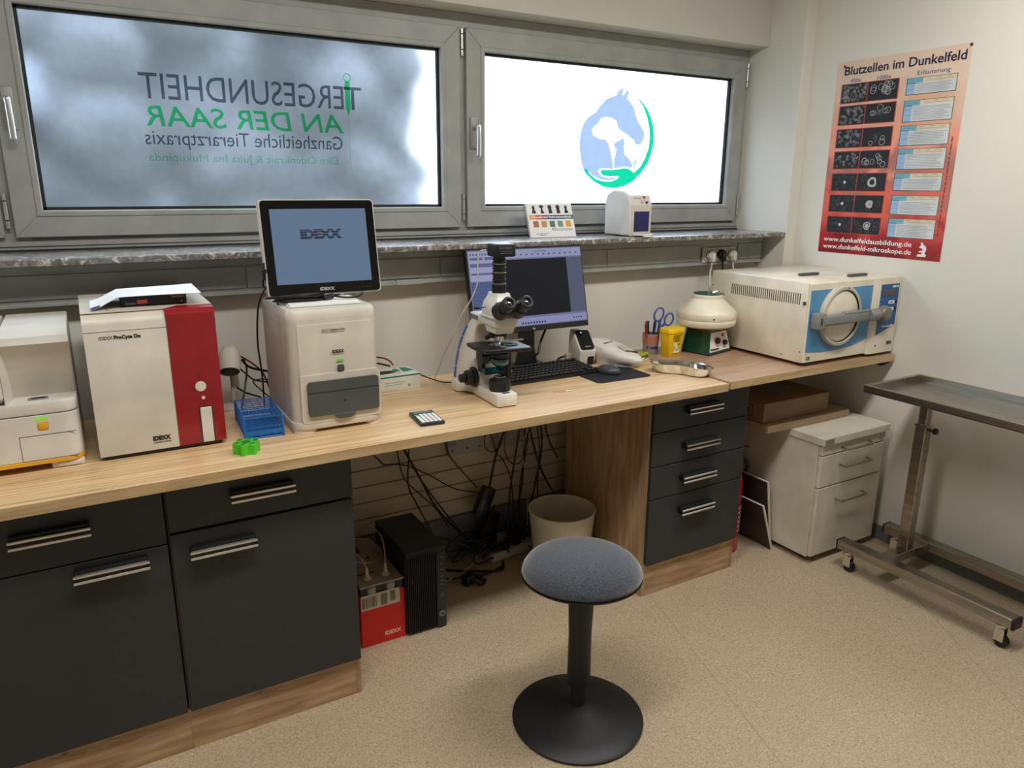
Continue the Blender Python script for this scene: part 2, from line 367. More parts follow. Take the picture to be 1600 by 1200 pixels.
pen.prism([(.945 + ox, 1.975 + oz), (.965 + ox, 1.975 + oz), (.965 + ox, 1.882 + oz), (.955 + ox, 1.852 + oz), (.945 + ox, 1.882 + oz)], .029, .0295, 'xz')
pen.prism([(.9545 + ox, 1.85 + oz), (.9555 + ox, 1.85 + oz), (.9555 + ox, 1.66 + oz), (.9545 + ox, 1.66 + oz)], .029, .0295, 'xz')
pen.tube([(.955 + ox + .0135 * math.cos(a * PI / 6), .0292, 1.989 + oz + .0135 * math.sin(a * PI / 6)) for a in range(12)], .0018, 6, 2, closed=True)
struct('needle_emblem', pen, GREENFILM, w1)
HORSE = [(2.05, 1.6751), (2.0345, 1.7125), (2.0255, 1.7607), (2.0239, 1.8043), (2.0299, 1.8393), (2.0452, 1.8788), (2.0694, 1.9036), (2.1106, 1.9273), (2.1322, 1.9543), (2.1595, 1.9796), (2.1932, 1.9968), (2.2189, 2.0027), (2.2324, 2.023), (2.2577, 2.042), (2.2613, 2.0292), (2.2567, 2.0071), (2.2654, 2.0098), (2.2792, 2.026), (2.2954, 2.0323), (2.2944, 2.0182), (2.2839, 1.9956), (2.3057, 1.9793), (2.3279, 1.9584), (2.3389, 1.9277), (2.3526, 1.9015), (2.3757, 1.8754), (2.3956, 1.8535), (2.3989, 1.8308), (2.3893, 1.8076), (2.3718, 1.7923), (2.3473, 1.7925), (2.337, 1.8104), (2.3087, 1.8276), (2.2778, 1.8422), (2.2534, 1.8524), (2.238, 1.8652), (2.2277, 1.8913), (2.2066, 1.9036), (2.1687, 1.9084), (2.1403, 1.9005), (2.1269, 1.8803), (2.1021, 1.8617), (2.0902, 1.8482), (2.1008, 1.8267), (2.1328, 1.8124), (2.1646, 1.8113), (2.1857, 1.7964), (2.199, 1.7655), (2.213, 1.7208), (2.2223, 1.6791), (2.1445, 1.6811), (2.1334, 1.6696), (2.1518, 1.6495), (2.1935, 1.6385), (2.2467, 1.646), (2.2295, 1.632), (2.194, 1.6271), (2.1468, 1.6313), (2.0995, 1.6511), (2.067, 1.6753)]
EAR = [(2.1841, 1.8894), (2.1783, 1.8539), (2.1839, 1.8342), (2.1987, 1.829), (2.2159, 1.8376), (2.226, 1.8691), (2.2221, 1.8867)]
CAT = [(2.2221, 1.6823), (2.2219, 1.721), (2.2343, 1.7665), (2.22, 1.7796), (2.2192, 1.7953), (2.2353, 1.8048), (2.2557, 1.8122), (2.2611, 1.8214), (2.2643, 1.817), (2.2698, 1.8262), (2.2797, 1.8085), (2.2785, 1.7768), (2.2864, 1.7452), (2.3146, 1.7275), (2.3313, 1.7049), (2.3344, 1.6841), (2.2864, 1.6912), (2.2506, 1.685)]
TAIL = [(2.3405, 1.6842), (2.3377, 1.7004), (2.3457, 1.719), (2.3607, 1.7249), (2.3631, 1.717), (2.3499, 1.7006), (2.3448, 1.6843)]
HAND = [(2.0472, 1.675), (2.067, 1.6776), (2.0878, 1.6555), (2.1234, 1.6333), (2.1647, 1.6246), (2.206, 1.624), (2.2413, 1.6344), (2.2568, 1.6484), (2.205, 1.6455), (2.1635, 1.6496), (2.1466, 1.6607), (2.1448, 1.6756), (2.2034, 1.6765), (2.2449, 1.6795), (2.2807, 1.6855), (2.3112, 1.6828), (2.3429, 1.6657), (2.3783, 1.6918), (2.4066, 1.7342), (2.4253, 1.781), (2.4284, 1.8272), (2.4221, 1.8728), (2.4067, 1.9175), (2.3789, 1.9656), (2.3275, 2.0137), (2.3652, 1.9893), (2.4039, 1.9579), (2.4313, 1.9187), (2.4501, 1.874), (2.4571, 1.819), (2.451, 1.7725), (2.427, 1.7113), (2.3863, 1.6639), (2.3391, 1.626), (2.2854, 1.6023), (2.2255, 1.5942), (2.1658, 1.5994), (2.1064, 1.6241), (2.065, 1.6552)]
L2 = lambda pts: [(a - 1.441, b - 1.432) for a, b in pts]
b = B()
for p in (HORSE, CAT, TAIL): b.prism(L2(p), .030, .0302, 'xz')
b.tube([(x, .030, z) for x, z in L2(EAR)], .0012, 6, 4); struct('horse_emblem', b, LOGOGREY, w2, 'blue-grey horse, dog and cat silhouette')
struct('hand_emblem', B().prism(L2(HAND), .0285, .0287, 'xz'), LOGOGREEN, w2, 'green hand and arc around the animals')

# outside: bare bushes in front of an added facade and a pale overcast sky
TREEM = plain('winter_bush', (80, 84, 90), 0.9); ADDED_FAC = plain('added_facade', (126, 133, 145), 0.9)
struct('wall_added_outside', B().box(-9, 3.7, 12, 12.3, 0, 3.9), ADDED_FAC); GRASSM = plain('outdoor_ground', (96, 104, 84), 0.9)  # facade is added to dim the bright sky gaps behind the left pane
struct('ground_outside', B().box(-9, 12, 3.3, 22, .2, .3), GRASSM)
rr = random.Random(3)
def bush(x, y, h, n, spread, label):
    r = thing('bush', label, 'bush', (x, y, .3), 0, 'bushes outside the frosted window')
    b = B()
    for i in range(5):
        a = rr.uniform(0, 6.28); b.tube([(0, 0, 0), (.1 * math.cos(a), .1 * math.sin(a), h * .3), (.35 * spread * math.cos(a), .35 * spread * math.sin(a), h * .8)], [.05, .04, .03, .02], 6, 4)
    obj('stem', b, TREEM, r); f = B()
    for i in range(n):
        a = rr.uniform(0, 6.28); q = spread * rr.random() ** .5; z = h * rr.uniform(.3, 1.0); s = rr.uniform(.10, .26)
        f.lathe([(0, -s), (s * .8, -s * .5), (s, 0), (s * .7, s * .6), (0, s)], 7, (q * math.cos(a), q * math.sin(a), z))
    obj('foliage', f, TREEM, r)['kind'] = 'stuff'
for i, (x, y, h, n, sp, lab) in enumerate(((-1.3, 6.8, 3.9, 150, .95, 'leftmost dark bush behind the frosted glass'), (.15, 5.0, 2.9, 100, .65, 'dark bush behind the left letters of the window'), (1.1, 7.6, 3.9, 150, .95, 'tall bush behind the middle of the lettered window'), (1.55, 5.2, 2.5, 50, .45, 'small bush behind the right end of the lettering'))):
    bush(x, y, h, n, sp, lab)
# ------------------------------------------------------------------ trunking, sockets, fixed things on the walls
k = sroot('trunking_root', (-2, 2.66, 1.23))
k.name = 'cable_trunking'; k['kind'] = 'thing'; k['label'] = 'long grey cable trunking running under the marble window sill'; k['category'] = 'trunking'
def TR(x0, x1, z0, z1, y0=0, y1=.06, bev=.002): return B().box(x0 + 2, x1 + 2, y0, y1, z0 - 1.23, z1 - 1.23, bev, 1)
obj('trunk_body', TR(-2, 3.01, 1.236, 1.362, .004, .059), PVC, k)
for a, b_ in ((-2, -.35), (-.348, .49), (.492, 1.22), (1.222, 2.03), (2.032, 2.59), (2.84, 3.008)): obj('cover_panel', TR(a, b_, 1.256, 1.332, -.002, .006), PVC, k)
obj('rim', TR(-2, 3.01, 1.234, 1.246, -.004, .01), PVC, k); obj('rim', TR(-2, 3.01, 1.340, 1.358, -.004, .01), PVC, k)
for x in (.97, 1.09): obj('joint_cover', TR(x - .055, x + .055, 1.232, 1.252, -.007, 0), PVC, k)
s = thing('socket_panel', 'white triple wall socket in the trunking above the centrifuge', 'socket', (2.60, 2.652, 1.283))
obj('plate', B().box(0, .215, 0, .008, -.036, .036, .003, 2), CREAM, s)
for i in range(3):
    x = .037 + .071 * i; b = B(); b.lathe([(.031, 0), (.031, .006), (.027, .008), (.025, .002), (0, .002)], 28, mat=T(x, 0, 0) @ RX(PI / 2)); obj('socket_ring', b, WHITE, s)
def plug(x, m, lab, z=1.283):
    p = thing('plug', lab, 'plug', (x, 2.642, z))
    b = B(); b.cyl((0, 0, .004), (0, -.020, .004), .0235, .021, 20, .003); b.box(-.012, .012, -.032, -.006, -.03, .012, .006, 2); obj('plug_body', b, m, p)
    b = B(); b.cyl((0, -.018, -.028), (0, -.016, -.05), .006, .004, 10); obj('strain_relief', b, m, p); return p
plug(2.637, CABLEW, 'white plug in the left socket of the trunking'); plug(2.708, CABLE, 'black plug in the middle socket of the trunking'); plug(2.779, CREAM, 'cream plug in the right socket of the trunking')

# ------------------------------------------------------------------ worktops
wt = thing('worktop', 'long pale oak worktop over the dark cabinets and knee space', 'worktop', (0, 1.94, .848))
obj('board', B().box(-1.75, 2.086, .0015, .66, 0.0005, .030, .001, 1), OAK, wt); obj('edge_strip', B().box(-1.75, 2.086, 0, .0016, 0, .0295), OAKEDGE, wt, 'greyer edging of the front')
wt = thing('worktop', 'shorter browner worktop under the steriliser and centrifuge', 'worktop', (2.088, 1.932, .856))
obj('board', B().box(0, 1.012, .0015, .608, 0.0005, .030, .001, 1), OAKR, wt); obj('edge_strip', B().box(0, 1.012, 0, .0016, 0, .0295), OAKEDGE, wt)
b = B(); b.prism([(0, 0), (.055, 0), (.05, -.028), (.022, -.030), (.002, -.014)], 0, .03, 'yz', .003)
single('shelf_bracket', b.xf(T(3.075, 1.955, .855)), BLACK, 'small black bracket on the wall under the right worktop end', 'bracket')

# ------------------------------------------------------------------ cabinets
def bow_handle(par, x, z, L=.172, y=0.0):
    """two chrome bars on a dark bow, the contact shadow above built in black"""
    h = B(); h.box(x - L / 2, x + L / 2, y - .029, y - .018, z - .012, z + .012, .003, 1); h.box(x - L / 2, x + L / 2, y - .022, y - .0005, z + .004, z + .020, .006, 2)  # upper black box stands in for the contact shadow above the bars
    for s_ in (-1, 1): h.box(x + s_ * (L / 2 - .006) - .005, x + s_ * (L / 2 - .006) + .005, y - .024, y, z - .009, z + .009, .002, 1)
    ho = obj('handle', h, BLACK, par, 'dark bow of the handle with the shadow above built in')
    for dz in (-.0085, .0085):
        c = B(); c.cyl((x - L / 2 - .002, y - .0315, z + dz), (x + L / 2 + .002, y - .0315, z + dz), .0042, seg=10, bev=.001); obj('chrome_bar', c, CHROME, ho)
def cabinet(name, label, x0, x1, fronts, side_wood=SIDEOAK, end=True):
    c = thing(name, label, 'cabinet', (x0, 2.025, 0)); W = x1 - x0
    for s_ in (0, W - .016): obj('side_panel', B().box(s_, s_ + .016, .0165 if (s_ and end) or name == 'drawer_cabinet' else .031, .575, 0, .846, .0005, 1), side_wood, c)
    obj('back_panel', B().box(.016, W - .016, .565, .575, 0, .846), PLINTH, c)
    obj('bottom_panel', B().box(.016, W - .016, .02, .565, .13, .146), PLINTH, c)
    obj('top_rail', B().box(.016, W - .016, .02, .1, .83, .846), PLINTH, c)
    obj('plinth', B().box(.0165 if name == 'drawer_cabinet' else -.0018, (W - .0165) if end else W + .0018, .0165, .030, 0, .131, .0005, 1), PLINTH, c, 'oak plinth board with dark cracks')
    for nm, z0, z1, hx, hz in fronts:
        f = obj(nm, B().box(.002, W - .002, 0, .017, z0, z1, .0015, 1), ANTH, c)
        if nm == 'drawer': obj('drawer_box', B().box(.03, W - .03, .018, .5, z0 + .02, z1 - .03), WHITE, f)
        bow_handle(f, hx, hz)
    return c
cabinet('base_cabinet', 'anthracite base cabinet cut off by the frame, under the yellow-striped analyser', -.392, .114, [('drawer', .668, .842, .247, .758), ('door', .135, .664, .368, .633)], end=False)
cabinet('base_cabinet', 'anthracite base cabinet with oak plinth, next to the open knee space', .118, .628, [('drawer', .695, .842, .248, .770), ('door', .135, .688, .132, .630)])
cabinet('drawer_cabinet', 'anthracite cabinet of four drawers with an oak side panel', 1.796, 2.300, [('drawer', .698, .842, .24, .770), ('drawer', .560, .694, .237, .625), ('drawer', .425, .556, .233, .490), ('drawer', .145, .421, .235, .352)])

# ------------------------------------------------------------------ mobile pedestal, boxes on it, boards, extinguisher
p = thing('mobile_pedestal', 'cream laminate pedestal with three drawers, under the right worktop', 'cabinet', (2.607, 1.885, 0))
obj('carcass', B().box(0, .437, .018, .66, .03, .552, .001, 1), MOBILE, p)
obj('top_panel', B().box(-.006, .444, -.012, .665, .553, .585, .0015, 1), MOBILE, p)
for nm, z0, z1, hz in (('drawer', .505, .548, .525), ('drawer', .358, .500, .447), ('drawer', .035, .353, .286)):
    f = obj(nm, B().box(.006, .434, -.001, .017, z0, z1, .002, 1), MOBILE, p)
    h = B(); h.tube([(.13, 0, hz), (.131, -.02, hz - .002), (.142, -.029, hz - .004), (.3, -.029, hz - .004), (.311, -.02, hz - .002), (.312, 0, hz)], .0045, 8, 4); obj('handle', h, STEEL, f)
b = B(); b.cyl((.40, 0, .527), (.40, -.006, .527), .008, seg=14); obj('lock', b, ALU, p)
obj('badge', B().box(.004, .058, -.0135, -.011, .558, .579), GREYM, p)
for x in (.05, .39):
    for y in (.07, .6): b = B(); b.cyl((x - .012, y, .017), (x + .012, y, .017), .017, seg=14); obj('castor', b, BLACK, p)
single('shelf_board', B().box(2.45, 2.985, 2.04, 2.50, .586, .618, .001, 1), BIRCH, 'pale wooden shelf board lying on the cream pedestal', 'board', loc=(2.7, 2.2, .586))
# flat carton
c = thing('carton', 'flat brown carton with printed end on the wooden board', 'box', (2.455, 2.075, .619))
obj('carton_body', B().box(0, .42, 0, .34, 0, .088, .002, 1), CARD, c)
b = B(); b.box(-.0008, 0, .06, .16, .018, .021); b.box(-.0008, 0, .06, .16, .068, .071); b.box(-.0008, 0, .06, .063, .018, .071); b.box(-.0008, 0, .157, .16, .018, .071); b.box(-.0008, 0, .085, .135, .035, .055); obj('print', b, CARDD, c)
b = B(); b.box(.2, .34, .12, .3, .0885, .0895); obj('paper_sheet', b, GREYM, c)
BP = plain('dark_panel_face', (58, 46, 40), 0.45)
def panel(label, x0, z1, y0, lean, th, y1):
    c = thing('picture_panel', label, 'panel', (x0, y0, 0))
    dx = -lean
    obj('board', B().prism([(0, 0), (th, 0), (th + dx, z1), (dx, z1)], 0, y1 - y0, 'xz', .0008), MOBILE, c)
    obj('dark_face', B().prism([(-.001, 0.0005), (-.0002, 0.0005), (-.0002 + dx, z1 - .003), (-.001 + dx, z1 - .003)], .004, y1 - y0 - .004, 'xz'), BP, c)
panel('taller dark-faced panel leaning back against the cream pedestal', 2.592, .33, 2.085, .055, .011, 2.52)
panel('lower dark-faced panel leaning in front of the taller one', 2.575, .235, 2.060, .085, .011, 2.50)
e = thing('fire_extinguisher', 'red fire extinguisher between drawer cabinet and leaning panels', 'extinguisher', (2.395, 2.20, 0))
b = B(); b.lathe([(0, 0), (.068, 0), (.075, .012), (.075, .33), (.066, .37), (.035, .40), (.018, .41), (0, .41)], 32); obj('cylinder_body', b, plain('extinguisher_red', (196, 16, 20), .3, coat=.3), e)
lb = B()
for i in range(6):
    for a in range(7): aa = -1.9 + a * .33; lb.box(.0757, .0763, -.006 + .002 * (i % 2), .006, .10 + i * .022, .108 + i * .022, mat=RZ(aa))
obj('printed_label', lb, PAPER, e)
b = B(); b.cyl((0, 0, .41), (0, 0, .44), .016, seg=16); b.box(-.012, .012, -.02, .02, .435, .455, .003, 1); obj('valve', b, CHROME, e)
b = B(); b.prism([(-.02, .462), (.085, .475), (.13, .47), (.13, .463), (.085, .463), (-.02, .45)], -.009, .009, 'xz', .002); obj('lever', b, RED, e)
b = B(); b.tube([(.01, -.01, .44), (.07, -.02, .43), (.115, -.015, .39), (.125, 0, .35)], .009, 10); obj('hose', b, CABLE, e)
D = .878
# ------------------------------------------------------------------ analyser cut off at the left edge
a = thing('chemistry_analyser', 'cream bench analyser with yellow stripe, cut off at the left edge', 'analyser', (-.40, 2.165, D))
W = .352
def rounded(x0, x1, y0, y1, r, n=5, back=.01):
    """outline with rounded front corners"""
    P = [(x0 + r * (1 - math.cos(PI / 2 * i / n)), y0 + r * (1 - math.sin(PI / 2 * i / n))) for i in range(n + 1)]
    Q = [(x1 - r * (1 - math.sin(PI / 2 * i / n)), y0 + r * (1 - math.cos(PI / 2 * i / n))) for i in range(n + 1)]
    return P + Q + [(x1, y1), (x0, y1)]
b = B(); b.prism(rounded(0, W, 0, .36, .035), .030, .150, 'xy', .002); obj('lower_housing', b, WHITE, a)
b = B(); b.prism(rounded(0, W, .001, .36, .035), .1515, .182, 'xy', .003, 2); obj('upper_ledge', b, WHITE, a)
b = B(); b.prism(rounded(-.0008, W + .0008, -.0015, .36, .036), .0185, .0300, 'xy', .001); obj('yellow_stripe', b, ORANGE, a)
b = B(); b.box(W - .078, W - .002, .008, .34, 0, .0185, .004, 2); b.box(.002, .08, .008, .34, 0, .0185, .004, 2); b.box(W - .068, W - .006, .003, .03, .001, .0185, .008, 2); obj('foot', b, WHITE, a)
# tower with the slanted bay
b = B(); b.prism([(.09, .182), (.36, .182), (.36, .36), (.05, .36), (.028, .348), (.022, .330), (.045, .30)], .2, W, 'yz', .003)
obj('tower_back', b, WHITE, a)
b = B(); b.prism([(.03, .182), (.36, .182), (.36, .36), (.05, .36), (.006, .325), (.004, .2)], 0, .195, 'yz', .006, 2); obj('tower_side', b, WHITE, a)
b = B(); b.prism([(.196, .010), (.21, .075), (.196, .36)], .182, .325, 'xy', .001); obj('bay_cheek', b, WHITE, a)
b = B(); b.prism([(.085, .182), (.092, .182), (.05, .315), (.043, .315)], .202, W - .004, 'yz'); obj('bay_back', b, CREAM, a)
obj('slot', B().box(.243, .288, .035, .062, .1822, .1838, .001, 1), GREYM, a)
obj('slot_opening', B().box(.250, .281, .041, .056, .1838, .1842), INK, a)
obj('status_light', B().box(.254, .281, -.0012, .002, .137, .145, .001, 1), emit('green_led', (150, 230, 60), .7), a)
obj('button', B().box(.257, .281, -.003, .003, .110, .131, .004, 2), ORANGE, a)
sm = B()
for q in ((.214, W - .012, .0965, .098), (.214, W - .012, .0295, .031)): sm.box(q[0], q[1], -.0006, .001, q[2], q[3])
sm.box(.2135, .2148, -.0006, .001, .03, .098); obj('flap_seam', sm, INKG, a)
b = B(); b.prism(rounded(.0004, W - .0004, .0012, .36, .035), .1497, .1518, 'xy'); obj('seam', b, INKG, a)

# ------------------------------------------------------------------ white and red haematology analyser
a = thing('blood_analyser', 'large white and wine-red bench analyser with paper on top', 'analyser', (-.014, 2.163, D))
W = .321; H = .398
b = B(); b.prism([(0, .012), (0, H - .030), (.012, H - .010), (.030, H), (.39, H), (.39, .012)], .0, .196, 'yz', .0); b.xf(T(0, 0, 0)); obj('white_housing', b, CREAM, a)
b = B(); b.prism([(0, .012), (0, H - .014), (.010, H - .003), (.02, H), (.39, H), (.39, .012)], .1965, W, 'yz', .0)
obj('red_housing', b, RED, a)
b = B(); b.prism([(.0, .02), (.196, .02), (.235, .065), (W, .05), (W, .392), (0, .392)], H - .001, H + .0015, 'xy'); obj('top_cover', b, CREAM, a)
b = B(); b.box(.008, W - .012, .006, .38, 0, .012, .003, 1); obj('base', b, BLACK, a)
sm = B(); sm.box(0, .196, -.0004, .001, H - .048, H - .0468); sm.box(.063, .0642, .02, .39, H + .0014, H + .0019); sm.box(.250, .2512, .055, .39, H + .0014, H + .0019); sm.box(.1958, .1970, -.0004, .001, .012, H - .02); obj('seam', sm, INKG, a)
t = B(); t.text('IDEXX', .0125, FRONT(.034, -.0008, H - .068), width=.032); obj('lettering', t, INKG, a)
t = B(); t.text('ProCyte Dx', .0125, FRONT(.069, -.0008, H - .068), bold=.0005, width=.064); obj('lettering', t, INK, a)
t = B(); t.text('IDEXX', .0165, FRONT(.131, -.0008, .039), bold=.0009, width=.045); t.text('LABORATORIES', .0045, FRONT(.133, -.0008, .031), width=.043); obj('lettering', t, INK, a)
b = B(); b.cyl((.266, 0, .1765), (.266, -.003, .1765), .0145, seg=28, bev=.001); obj('start_button', b, WHITE, a)
b = B(); b.cyl((.270, 0, .1435), (.270, -.002, .1435), .0048, seg=20); obj('indicator', b, WHITE, a)
b = B(); b.cyl((.264, 0, .205), (.264, -.001, .205), .0022, seg=10); obj('pin_hole', b, INK, a)
obj('recess', B().box(.2555, .2915, -.0006, .001, .014, .118), INK, a)
obj('tube_flap', B().box(.2585, .2885, -.003, .001, .013, .1155, .0015, 1), WHITE, a)
# mini computer and sheet of paper lying on it
m = thing('mini_computer', 'flat black mini computer lying under the sheet on the red analyser', 'computer', (.084, 2.245, D + H + .002), -.02)
obj('case', B().box(0, .165, 0, .16, 0, .028, .002, 1), BLACK, m)
obj('front_slot', B().box(.010, .036, -.001, .002, .005, .010, .001, 1), GREYM, m)
obj('port_cover', B().box(.040, .066, -.0016, .002, .006, .017, .001, 1), plain('salmon_tab', (226, 92, 84), .5), m)
t = B(); t.text('ThinkCentre', .0085, FRONT(.126, -.0006, .0185), width=.032); obj('lettering', t, plain('pink_print', (220, 150, 160), .5), m)
b = B(); b.cyl((.151, 0, .008), (.151, -.001, .008), .003, seg=12); obj('jack', b, GREYM, m)
def sheet(name, label, cols, m, pr=None, thick=.0008):
    """a curved sheet from cross-sections ((x0, y0, z0), (x1, y1, z1))"""
    b = B(); up = [[b.bm.verts.new(p) for p in c] for c in cols]; lo = [[b.bm.verts.new((p[0], p[1], p[2] - thick)) for p in c] for c in cols]
    for g, fl in ((up, 0), (lo, 1)):
        for c0, c1 in zip(g, g[1:]): b.bm.faces.new((c0[0], c1[0], c1[1], c0[1]) if not fl else (c0[1], c1[1], c1[0], c0[0]))
    bmesh.ops.recalc_face_normals(b.bm, faces=b.bm.faces[:]); return b
z0 = D + H + .003
cols = [((.010, 2.20, z0), (.012, 2.395, z0 + .001)), ((.03, 2.205, z0 + .006), (.035, 2.40, z0 + .006)), ((.055, 2.21, z0 + .019), (.06, 2.40, z0 + .019)), ((.078, 2.215, z0 + .0300), (.083, 2.40, z0 + .0300)), ((.13, 2.215, z0 + .0305), (.14, 2.41, z0 + .030)), ((.20, 2.21, z0 + .031), (.21, 2.41, z0 + .031)), ((.283, 2.20, z0 + .031), (.285, 2.41, z0 + .033))]
sh = thing('paper_sheet', 'white printed sheet draped over the mini computer', 'paper', (.15, 2.3, z0))
for nm, b, mm in (('sheet', sheet('', '', cols, PAPER), PAPER),): b.xf(T(-.15, -2.3, -z0)); obj(nm, b, mm, sh)
b = sheet('', '', [((.011, 2.205, z0 + .0012), (.012, 2.25, z0 + .0012)), ((.034, 2.206, z0 + .0085), (.037, 2.25, z0 + .0085))], BLUEL); b.xf(T(-.15, -2.3, -z0)); obj('blue_print', b, plain('print_blue', (60, 66, 120), .6), sh)

# ------------------------------------------------------------------ catalyst analyser with monitor on it
a = thing('chemistry_analyser', 'tall white bench analyser with a dark grey drawer, carrying the monitor', 'analyser', (.497, 2.137, D))
W = .272; H = .372
b = B(); b.prism(rounded(0, W, .004, .33, .03), .024, H - .03, 'xy'); 
b.prism(rounded(.001, W - .001, .006, .33, .03), H - .03, H - .028, 'xy'); obj('housing', b, CREAM, a)
def loft(rings):
    b = B(); R_ = [[b.bm.verts.new(p) for p in r] for r in rings]; n = len(R_[0])
    for a_, c_ in zip(R_, R_[1:]):
        for i in range(n): b.bm.faces.new((a_[i], a_[(i + 1) % n], c_[(i + 1) % n], c_[i]))
    b.bm.faces.new(R_[0]); b.bm.faces.new(R_[-1]); bmesh.ops.recalc_face_normals(b.bm, faces=b.bm.faces[:]); return b
rg = []
for ins, z in ((0, H - .03), (.001, H - .015), (.008, H - .003), (.022, H), (.06, H + .001)): rg.append([(x, y, z) for x, y in rounded(ins * .7, W - ins * .7, .004 + ins, .33 - ins * .3, .03)])
obj('top_cap', loft(rg), CREAM, a)
b = B(); b.prism(rounded(-.004, W + .004, -.008, .33, .034), .010, .034, 'xy', .003, 2)
obj('skirt', b, CREAM, a)
b = B(); b.prism(rounded(0, .07, -.004, .3, .025), 0, .012, 'xy'); b.prism([(W - x, y) for x, y in rounded(0, .055, -.004, .3, .025)][::-1], 0, .012, 'xy'); obj('foot', b, WHITE, a)
obj('front_panel', B().box(.024, W - .018, .0, .01, .034, H - .045, .006, 2, only='y'), CREAM, a)
obj('drawer_surround', B().box(.022, W - .004, -.009, .002, .030, .178, .012, 3, only='y'), CREAM, a)
f = obj('drawer_front', B().box(.040, W - .012, -.016, -.002, .052, .158, .010, 3, only='y'), GREYD, a)
obj('drawer_lip', B().box(.041, W - .013, -.0175, -.015, .052, .124, .008, 3, only='y'), GREYD, f)
obj('drawer_seam', B().box(.042, W - .014, -.0180, -.0155, .1235, .1248), INK, f)
b = B(); b.prism([(.115, .052), (.185, .052), (.178, .041), (.168, .036), (.132, .036), (.122, .041)], -.0185, -.004, 'xz', .001); obj('finger_grip', b, GREYD, f)
b = B(); b.cyl((.150, -.0175, .092), (.150, -.0185, .092), .0028, seg=12); obj('lock_hole', b, INK, f)
obj('status_light', B().box(.136, .157, -.0052, -.003, .212, .219, .001, 1), emit('green_led_catalyst', (130, 210, 60), .6), a)
obj('button', B().box(.137, .157, -.007, -.003, .180, .200, .004, 2), GREYD, a)
t = B(); t.text('IDEXX', .0125, FRONT(.124, -.0045, .238), bold=.0006, width=.036); t.text('Catalyst One', .0085, FRONT(.118, -.0045, H - .066), bold=.0002, width=.047); t.text('IDEXX', .0085, FRONT(.096, -.0045, H - .066), width=.020); obj('lettering', t, INK, a)
sm = B(); sm.box(-.0006, .001, .10, .1015, .05, H - .03); sm.box(-.0006, .001, .06, .30, H - .052, H - .051); obj('seam', sm, GREYM, a)
ztop = D + H
pp = B(); pp.prism([(.0, .0), (.218, -.006), (.235, .11), (.225, .22), (.02, .22)], 0, .002, 'xy'); pp.prism([(.004, .002), (.215, -.003), (.229, .10), (.215, .21), (.03, .21)], .0025, .006, 'xy')
single('paper_stack', pp.xf(T(.515, 2.185, ztop + .002)), PAPER, 'flat stack of white papers under the monitor foot', 'paper', loc=(.62, 2.28, ztop + .002))

mo = thing('monitor', 'black-framed touch monitor with lit blue screen on the white analyser', 'monitor', (.66, 2.335, ztop + .008))
tilt = RX(-math.atan2(.055, .295)); MM = T(-.178 + .006, -.020, .008) @ RX(-.17)
WM, HM = .362, .296
b = B(); b.box(0, WM, .004, .032, 0, HM, .012, 3, only='y'); obj('housing', b.xf(MM), CREAM, mo)
b = B(); b.box(.004, WM - .004, 0, .006, .004, HM - .004, .010, 3, only='y'); obj('bezel', b.xf(MM), plain('bezel_gloss_black', (10, 10, 12), .15, var=.01), mo)
sc = obj('screen', B().box(.030, WM - .030, -.0004, .001, .037, HM - .030).xf(MM), SCREEN, mo)
t = B(); t.text('IDEXX', .036, MM @ FRONT(.116, -.0008, .176), bold=.0025, width=.132)
obj('lettering', t, emit('logo_slate', (74, 88, 112), .35), sc)
t = B()
for i in range(3): t.box(.112, .252, -.0022, -.0018, .181 + i * .0085, .1822 + i * .0085)
obj('logo_stripe', t.xf(MM), SCREEN, sc)
obj('logo_dash', B().box(.174, .188, -.0026, -.0012, .187, .190).xf(MM), emit('logo_red', (200, 60, 60), .5), sc)
t = B(); t.text('IDEXX', .013, MM @ FRONT(.160, -.0006, .0135), bold=.0008, width=.047); obj('lettering', t, plain('bezel_print', (150, 150, 152), .4), mo)
t = B()
for i in range(5): t.box(.270 + i * .013, .275 + i * .013, -.0006, .0002, .0165, .0178)
obj('bezel_keys', t.xf(MM), plain('bezel_key_print', (70, 70, 72), .4), mo)
b = B(); b.lathe([(0, 0), (.085, 0), (.088, .005), (.07, .014), (.03, .02), (0, .021)], 32, (-.02, .04, 0), 1, .7); b.box(-.06, .02, .035, .06, .01, .16, .008, 2); obj('stand', b, GREYM, mo)
# rubber-mounted cables bundled beneath the monitor
cb = thing('cable_bundle', 'tangled black cables bundled under the monitor on the analyser', 'cable', (.52, 2.262, ztop + .0085))
for i in range(7):
    r_ = rr.uniform(.04, .075); ph = rr.uniform(0, 6.28); b = B()
    b.tube([(.055 + r_ * 1.2 * math.cos(ph + q * 1.05) - .01 * i % .02, .0 + r_ * .4 * math.sin(ph + q * 1.05), -.001 + .0022 * i + .003 * (1 + math.sin(q * 1.7 + i))) for q in range(6)], .0032, 7, 5, closed=True); obj('loop', b, CABLE, cb)
b = B(); b.cyl((.115, -.025, .008), (.150, -.005, .010), .008, seg=14, bev=.003); obj('ferrite', b, BLACK, cb)
b = B(); b.tube([(.150, -.005, .010), (.18, -.03, .006), (.22, -.03, .006), (.25, .01, .010)], .003, 7); obj('lead', b, CABLE, cb)
cc = thing('power_lead', 'black lead with a ferrite lump hanging left of the monitor', 'cable', (.487, 2.34, 1.34))
b = B(); b.tube([(0, 0, .0), (-.005, .01, -.04), (.015, 0, -.065), (.02, -.06, -.09)], .003, 7); b.tube([(.002, 0, -.04), (-.022, .02, -.10), (-.028, .05, -.22), (-.015, .09, -.34), (-.01, .12, -.45)], .003, 7, 8); obj('lead', b, CABLE, cc)
